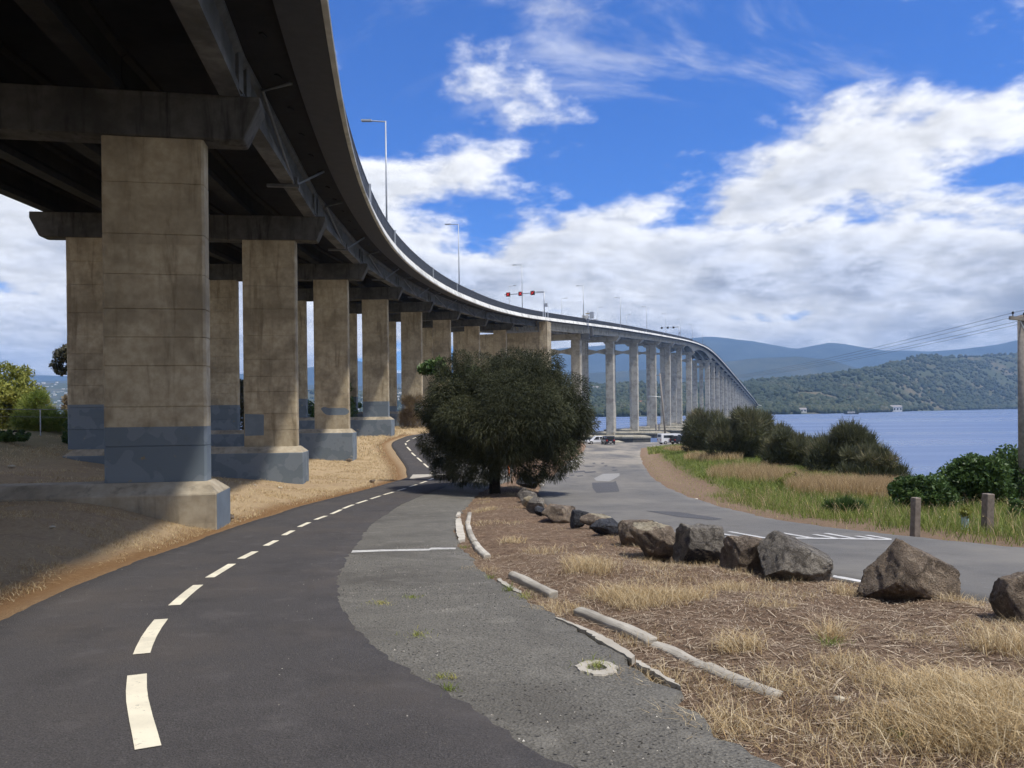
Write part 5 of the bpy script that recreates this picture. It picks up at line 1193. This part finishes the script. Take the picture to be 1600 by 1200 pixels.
# ================================================================== KERBS AND GUTTERS
def kerb(pts, label, wd=.12, ht=.12, lift=-.06, jit=.010, name='kerb_stone', gap=None, mat='kerb'):
    P_ = np.array([tuple(hit(*p))[:2] for p in pts]); C_ = resample(P_, .12, 2); C_ = np.vstack([C_, P_[-1:]]); N_ = normals2(C_); mb = MB(); rg = np.random.default_rng(int(pts[0][0]))
    V = []
    jj = rg.uniform(-jit, jit, (len(C_) + 2, 4)); jj = (jj[:-2] + 2 * jj[1:-1] + jj[2:]) / 4
    for i, (c, n_) in enumerate(zip(C_, N_)):
        z0 = float(zb(c[0], c[1])) + lift; j = jj[i]
        for (o_, z_) in ((-wd / 2 - .02, -.15), (-wd / 2 - .015 + j[0], ht - .03 + j[1]), (-wd / 2 + .03, ht + j[2]), (wd / 2 + j[3], ht + j[1]), (wd / 2, -.15)):
            V.append((c[0] + n_[0] * o_, c[1] + n_[1] * o_, z0 + z_))
    k = len(C_); F_ = [(i * 5 + q, i * 5 + (q + 1) % 5, i * 5 + 5 + (q + 1) % 5, i * 5 + 5 + q) for i in range(k - 1) for q in range(5)] + [(4, 3, 2, 1, 0), tuple((k - 1) * 5 + q for q in range(5))]
    mb.add(V, F_); return tag(bevel(mb.build(name, M[mat]), .018, 2), label, 'kerb')
kerb([(1218, 1092), (1180, 1078), (1140, 1060), (1102, 1043)], 'low weathered kerb piece half buried in dry grass, nearest of all', .10, .105)
kerb([(1100, 1042), (1060, 1020), (1022, 1006)], 'pale concrete kerb piece joined between its long and buried neighbours', .095, .085)
kerb([(1020, 1005), (985, 988), (945, 972), (904, 955)], 'long pale concrete kerb stone left of the half buried piece', .105, .11)
kerb([(866, 932), (832, 915), (800, 899)], 'short straight concrete kerb stone beside a green weed', .11, .125)
kerb([(762, 871), (749, 859), (743, 850)], 'short curved kerb end below the bent kerb', .12, .12)
kerb([(742, 848), (736, 838), (731, 820), (734, 803)], 'curved pale kerb at the bend below the sheoak', .12, .12)
kerb([(856, 747), (850, 753), (846, 760)], 'short pale kerb at the road edge under the sheoak', .22, .16)
def gutter(pairs, label):
    L = np.array([tuple(hit(*a))[:2] for a, b in pairs]); Rr = np.array([tuple(hit(*b))[:2] for a, b in pairs]); n = len(L); V = []
    s0 = np.linspace(0, 1, n); s1 = np.linspace(0, 1, n * 7); rg = np.random.default_rng(int(pairs[0][0][0]))
    for q in s1:
        a = np.array([np.interp(q, s0, L[:, k]) for k in (0, 1)]); b = np.array([np.interp(q, s0, Rr[:, k]) for k in (0, 1)]); a = a + rg.normal(size=2) * .009; b = b + rg.normal(size=2) * .009
        for p in (a, b): V.append((p[0], p[1], float(zb(p[0], p[1])) + .027))
        for p in (b, a): V.append((p[0], p[1], float(zb(p[0], p[1])) - .05))
    k = len(s1); F_ = [(i * 4 + q, i * 4 + (q + 1) % 4, i * 4 + 4 + (q + 1) % 4, i * 4 + 4 + q) for i in range(k - 1) for q in range(4)] + [(3, 2, 1, 0), tuple((k - 1) * 4 + q for q in range(4))]
    return tag(MB().add(V, F_).build('gutter_slab', M['kerb']), label, 'gutter')
gutter([((868, 969), (872, 968)), ((915, 990), (922, 988)), ((935, 1004), (945, 999)), ((985, 1034), (994, 1030))], 'narrow pale gutter strip broken along the edge of the old asphalt')
gutter([((988, 1036), (993, 1034)), ((1025, 1058), (1031, 1055)), ((1062, 1080), (1066, 1078))], 'thin tapering end of the pale gutter strip nearest the camera')
gutter([((712, 812), (719, 810)), ((712, 826), (724, 826)), ((716, 846), (727, 844))], 'wide pale broken gutter slab beside the curved kerb')
gutter([((777, 908), (781, 906)), ((795, 922), (800, 919)), ((812, 930), (817, 927))], 'small pale gutter fragment beside the straight kerb stone')
gutter([((713, 806), (720, 805)), ((715, 801), (719, 800))], 'small pale rubble piece at the top of the wide gutter slab')
# concrete ring with grass in the middle
c = hit(932, 1047); V = []; n = 34; rg = np.random.default_rng(4)
for k in range(n):
    a = 6.283 * k / n; ro = 1 + rg.uniform(-.12, .10); ri = .50 + rg.uniform(-.08, .08)
    for rr, z_ in ((ro, .004), (ro * .96, .026), (ri, .026), (ri * .95, .0)):
        x, y = c.x + .165 * rr * math.cos(a), c.y + .215 * rr * math.sin(a); V.append((x, y, float(zb(x, y)) + z_))
tag(MB().add(V, [(k * 4 + q, k * 4 + q + 1, ((k + 1) % n) * 4 + q + 1, ((k + 1) % n) * 4 + q) for k in range(n) for q in range(3)]).build('concrete_ring', M['kerb']), 'worn concrete ring set in the old asphalt with grass growing inside', 'cover')

# ================================================================== POSTS, POLES, WIRES
def post(px0, px1, pyt, pyb, label, rz):
    c = hit((px0 + px1) / 2, pyb); kk = c.y / F; wd = (px1 - px0) * kk; ht = (pyb - pyt) * kk
    mb = MB(); h = wd / 2; V = []
    for z_, s_, ox in ((-.4, 1, 0), (0, 1.02, 0), (ht * .5, .98, .006), (ht - .02, 1.0, .012), (ht, .93, .012)):
        V += [(-h * s_ + ox, -h * s_, z_), (h * s_ + ox, -h * s_, z_), (h * s_ + ox, h * s_, z_), (-h * s_ + ox, h * s_, z_)]
    mb.add(V, [(3, 2, 1, 0), (16, 17, 18, 19)] + [(k * 4 + j, k * 4 + (j + 1) % 4, k * 4 + 4 + (j + 1) % 4, k * 4 + 4 + j) for k in range(4) for j in range(4)])
    o = mb.build('timber_post', M['wood']); o.location = (c.x, c.y, float(zg(c.x, c.y))); o.rotation_euler = (0, R_(1.5), rz); bevel(o, .012)
    return tag(o, label, 'post', 'timber posts at the road edge')
post(1424, 1435, 774, 836, 'slim weathered timber post at the road edge, left of the pair', .2)
post(1536, 1549, 766, 826, 'broad weathered timber post in the grass, right of the pair', .1)
# seedling in a guard
c = hit(1508, 824); r = tag(empty('guarded_seedling', (c.x, c.y, float(zg(c.x, c.y)))), 'yellow-green seedling in a pale blue plastic guard between the posts', 'seedling')
M['guard'] = plain('pale_blue_plastic', (0.42, 0.60, 0.60), (0.35, 0.52, 0.53), 5, .4); M['guard'].node_tree.nodes['Principled BSDF'].inputs['Transmission Weight'].default_value = .15
n = 3; mb = MB(); hw = .09
V = [(hw * math.cos(6.283 * k / 3) * s_, hw * math.sin(6.283 * k / 3) * s_, z_) for z_, s_ in ((0, 1), (.36, 1.1), (.36, 1.02), (0, .93)) for k in range(3)]
mb.add(V, [(q * 3 + j, q * 3 + (j + 1) % 3, q * 3 + 3 + (j + 1) % 3, q * 3 + 3 + j) for q in range(3) for j in range(3)]); mb.build('plastic_guard', M['guard'], r)
V, T, A_ = leaves([((0, 0, .45), (.13, .13, .14)), ((.05, 0, .56), (.07, .07, .08)), ((-.06, 0, .42), (.07, .07, .06))], 260, .045, 5); link('foliage', np_mesh('foliage', V, T, {'rnd': A_}), M['yleaf'], r)
MB().tube([(0, 0, -.05), (0, 0, .55)], .008, 5).build('stem', M['bark'], r)
# power pole at the right edge
Yp = 27.0; p = at(1600.5, 700, Yp); zt = at(1600, 493, Yp).z; zgr = float(zg(p.x, p.y)); Hp = zt - zgr
pole = tag(empty('power_pole', (p.x, p.y, zgr)), 'thick grey timber power pole with crossarm at the right edge', 'power pole')
MB().tube([(0, 0, -.5), (0, 0, Hp)], [.20, .17], 14).build('shaft', M['polewood'], pole, smooth=True)
arm = MB().bar((-.62, -.22, Hp - .10), (.9, -.18, Hp - .26), .10, .12).build('crossarm', M['polewood'], pole)
MB().bar((-.25, -.21, Hp - .2), (0, -.19, Hp - .72), .04, .03).build('brace', M['galv'], pole)
for x in (-.5, -.1, .45, .8):
    MB().tube([(x, -.21, Hp - .06 - (x + .6) * .105), (x, -.21, Hp + .06 - (x + .6) * .105)], .018, 6).tube([(x, -.21, Hp + .05 - (x + .6) * .105), (x, -.21, Hp + .13 - (x + .6) * .105)], [.045, .03], 8).build('insulator', M['black'], arm)
# leaning lamp pole beside the car park
c = hit(1041, 693.5); Yl = c.y; top = at(1031, 583, Yl)
lp = tag(empty('leaning_lamp_pole', c), 'leaning timber pole with a lamp arm beside the car park', 'lamp pole'); tv = top - c
MB().tube([(0, 0, -.5), tv], [.22, .14], 10).build('shaft', M['polewood'], lp, smooth=True)
a_ = tv * .66; MB().tube([a_, a_ + Vector((-1.4, -.1, .15)), a_ + Vector((-2.0, -.1, .22))], .05, 6).build('arm', M['galv'], lp)
MB().prism([(a_.x - 2.8, a_.z + .15), (a_.x - 1.9, a_.z + .12), (a_.x - 1.9, a_.z + .32), (a_.x - 2.6, a_.z + .30)], 'y', -.25, .05).build('lamp_head', M['galv'], lp)
MB().bar(tv * .97 + Vector((-.8, 0, 0)), tv * .97 + Vector((.8, 0, 0)), .1, .1).build('crossarm', M['polewood'], lp)
for k, (x, z_) in enumerate(((-.5, .13), (-.1, .07), (.45, .0), (.8, -.05))):
    a = Vector((p.x + x, p.y - .21, zgr + Hp + z_ - .05)); b = c + tv * .98 + Vector((-.7 + .45 * k, 0, .1)); pts = []
    for j in range(25):
        f_ = j / 24; q = a.lerp(b, f_); q.z -= 4 * 1.6 * f_ * (1 - f_); pts.append(q)
    bk = [a + (a - b).normalized() * 14 * f_ + Vector((2.5 * f_, 0, .8 * f_)) for f_ in (1.0, .5)]
    tag(MB().tube(bk + pts, .006, 5).build('overhead_wire', M['black']), ['top overhead wire left of the power pole', 'second overhead wire from the top', 'third overhead wire from the top', 'lowest overhead wire left of the power pole'][k], 'wire', 'overhead wires')
# wire fence at the left edge
c0 = at(-60, 655, 46); c1 = at(118, 652, 40)
fe = tag(empty('wire_fence', (0, 0, 0)), 'low rail fence with two thin rails at the left edge', 'fence')
for f_ in (0.12, 0.72):
    q = c0.lerp(c1, f_); zq = float(zg(q.x, q.y)); MB().tube([(q.x, q.y, zq - .2), (q.x, q.y, at(20, 640, q.y).z)], .03, 6).build('post', M['galv'], fe)
for dz_ in (0, -.42):
    q0, q1 = c0.copy(), c1.copy(); q0.z = at(-60, 639, 46).z + dz_; q1.z = at(118, 640, 40).z + dz_; MB().tube([q0, q1], .018 if dz_ == 0 else .010, 6).build('rail', M['pipe'], fe)
c = hit(20, 669); s_ = c.y / F
st = rock_mesh('burnt_stump', 801, (30 * s_, 22 * s_, 22 * s_), 9, 3); st.materials.append(M['bark']); o = link('burnt_stump', st); o.location = (c.x, c.y, float(zg(c.x, c.y)) - .05); tag(o, 'black burnt stump below the fence at the left edge', 'stump')
c = hit(795, 744); tag(MB().tube([(c.x, c.y, float(zb(c.x, c.y)) - .1), (c.x, c.y, float(zb(c.x, c.y)) + .75)], [.06, .045], 8).build('orange_marker', plain('orange_plastic', (.75, .20, .03), (.65, .17, .03), 4, .5)), 'small orange marker post half hidden behind the sheoak trunk', 'marker')

# ================================================================== PARKED CARS
def car(px, py, L, W_, H_, mat, label, rz, kind='suv'):
    c = hit(px, py); print('car', px, tuple(c)); r = tag(empty('parked_car' if kind != 'van' else 'parked_van', (c.x, c.y, float(zb(c.x, c.y)) + .02), rz), label, 'car' if kind != 'van' else 'van', 'vehicles parked at the waterside')
    wl = .34; hood = .52 * H_ if kind != 'van' else .62 * H_
    if kind == 'van': side = [(-L / 2, .35), (L / 2, .35), (L / 2, H_ * .5), (L / 2 - .5, H_ * .62), (L / 2 - 1.1, H_ * .97), (-L / 2 + .1, H_), (-L / 2, H_ * .9)]
    elif kind == 'ute': side = [(-L / 2, .35), (L / 2, .35), (L / 2, .75), (L / 2 - .2, hood), (L / 2 - 1.2, hood + .05), (L / 2 - 1.9, H_), (L / 2 - 3.2, H_), (L / 2 - 3.4, hood), (-L / 2, hood)]
    else: side = [(-L / 2, .35), (L / 2, .35), (L / 2, .75), (L / 2 - .15, hood), (L / 2 - 1.15, hood + .06), (L / 2 - 1.8, H_ - .03), (-L / 2 + .55, H_), (-L / 2 + .12, hood + .1), (-L / 2, hood)]
    b = MB().prism(side, 'y', -W_ / 2, W_ / 2).build('body', M[mat], r); bevel(b, .07, 2)
    if kind == 'van': wins = [[(L / 2 - .55, H_ * .60), (L / 2 - 1.1, H_ * .9), (L / 2 - 1.7, H_ * .9), (L / 2 - 1.7, H_ * .6)], [(-L / 2 + 2.6, H_ * .6), (-L / 2 + 2.6, H_ * .86), (-L / 2 + .5, H_ * .86), (-L / 2 + .5, H_ * .6)]]
    else: wins = [[(L / 2 - 1.35, hood + .08), (L / 2 - 1.9, H_ - .12), (L / 2 - 2.5, H_ - .12), (L / 2 - 2.5, hood + .08)], [(L / 2 - 2.62, hood + .08), (L / 2 - 2.62, H_ - .12), (L / 2 - 3.15 if kind == 'ute' else -L / 2 + .72, H_ - .12), (L / 2 - 3.25 if kind == 'ute' else -L / 2 + .42, hood + .08)]]
    for wn in wins:
        for sy in (-1, 1): MB().prism(wn, 'y', sy * (W_ / 2 - .03), sy * (W_ / 2 + .012)).build('side_window', M['glass'], r)
    xb = -L / 2 + (.2 if kind != 'ute' else L - 3.4 + .03)
    MB().box(xb - .22, xb + .02, -W_ * .38, W_ * .38, hood + .12, H_ - .14).build('rear_window', M['glass'], r)
    for sx in (-1, 1):
        for sy in (-1, 1):
            wh = MB().tube([(sx * (L / 2 - .85), sy * (W_ / 2 - .12), wl), (sx * (L / 2 - .85), sy * (W_ / 2 + .05), wl)], wl, 16).build('wheel', M['tyre'], r)
            MB().tube([(sx * (L / 2 - .85), sy * (W_ / 2 + .051), wl), (sx * (L / 2 - .85), sy * (W_ / 2 + .065), wl)], wl * .6, 12).build('rim', M['chrome'], wh)
    for sy in (-1, 1):
        MB().box(-L / 2 - .03, -L / 2 + .05, sy * W_ * .38 - .12, sy * W_ * .38 + .12, .75, 1.05).build('tail_light', M['redglass'], r)
        MB().box(L / 2 - .05, L / 2 + .02, sy * W_ * .36 - .15, sy * W_ * .36 + .15, .62, .8).build('headlight', M['white'], r)
    MB().box(-L / 2 - .04, -L / 2 + .02, -.26, .26, .52, .64).build('number_plate', M['white'], r)
car(934, 694, 4.9, 1.85, 1.65, 'carwhite', 'white car parked side-on, leftmost at the waterside', math.pi + .15, 'ute')
car(950, 694.5, 4.6, 1.9, 1.75, 'cardark', 'dark blue car parked tail-on beside the white car', math.pi / 2 + .1)
car(1049, 694, 5.2, 2.0, 2.1, 'carwhite', 'white van parked behind the leaning lamp pole', .25, 'van')
car(1065, 694, 4.6, 1.9, 1.7, 'cardark', 'dark car parked beside the white van at the shrubs', .5)
# two mooring piles by the river pier
for k, px in enumerate((1025, 1030)):
    q = at(px, 664, 300); tag(MB().tube([(q.x, q.y, ZW - 2), (q.x, q.y, ZW + 4.6)], .3, 8).build('mooring_pile', M['polewood']), ['dark mooring pile in the river beside the pile cap, left of two', 'dark mooring pile in the river beside the pile cap, right of two'][k], 'pile', 'mooring piles')
# a gull on the railing
q = fr(s_at(112), 8.90, 1.38); r = tag(empty('gull', q, .6), 'small grey gull standing on the bridge railing', 'bird')
bm_ = MB(); bm_.tube([(-.22, 0, .10), (-.1, 0, .14), (.05, 0, .17), (.14, 0, .22), (.18, 0, .28), (.24, 0, .29), (.30, 0, .275)], [.015, .06, .075, .055, .042, .03, .004], 8).build('body', M['galv'], r, smooth=True)
MB().tube([(0, .03, 0), (0, .02, .12)], .008, 5).tube([(0, -.03, 0), (0, -.02, .12)], .008, 5).build('legs', M['redglass'], r)
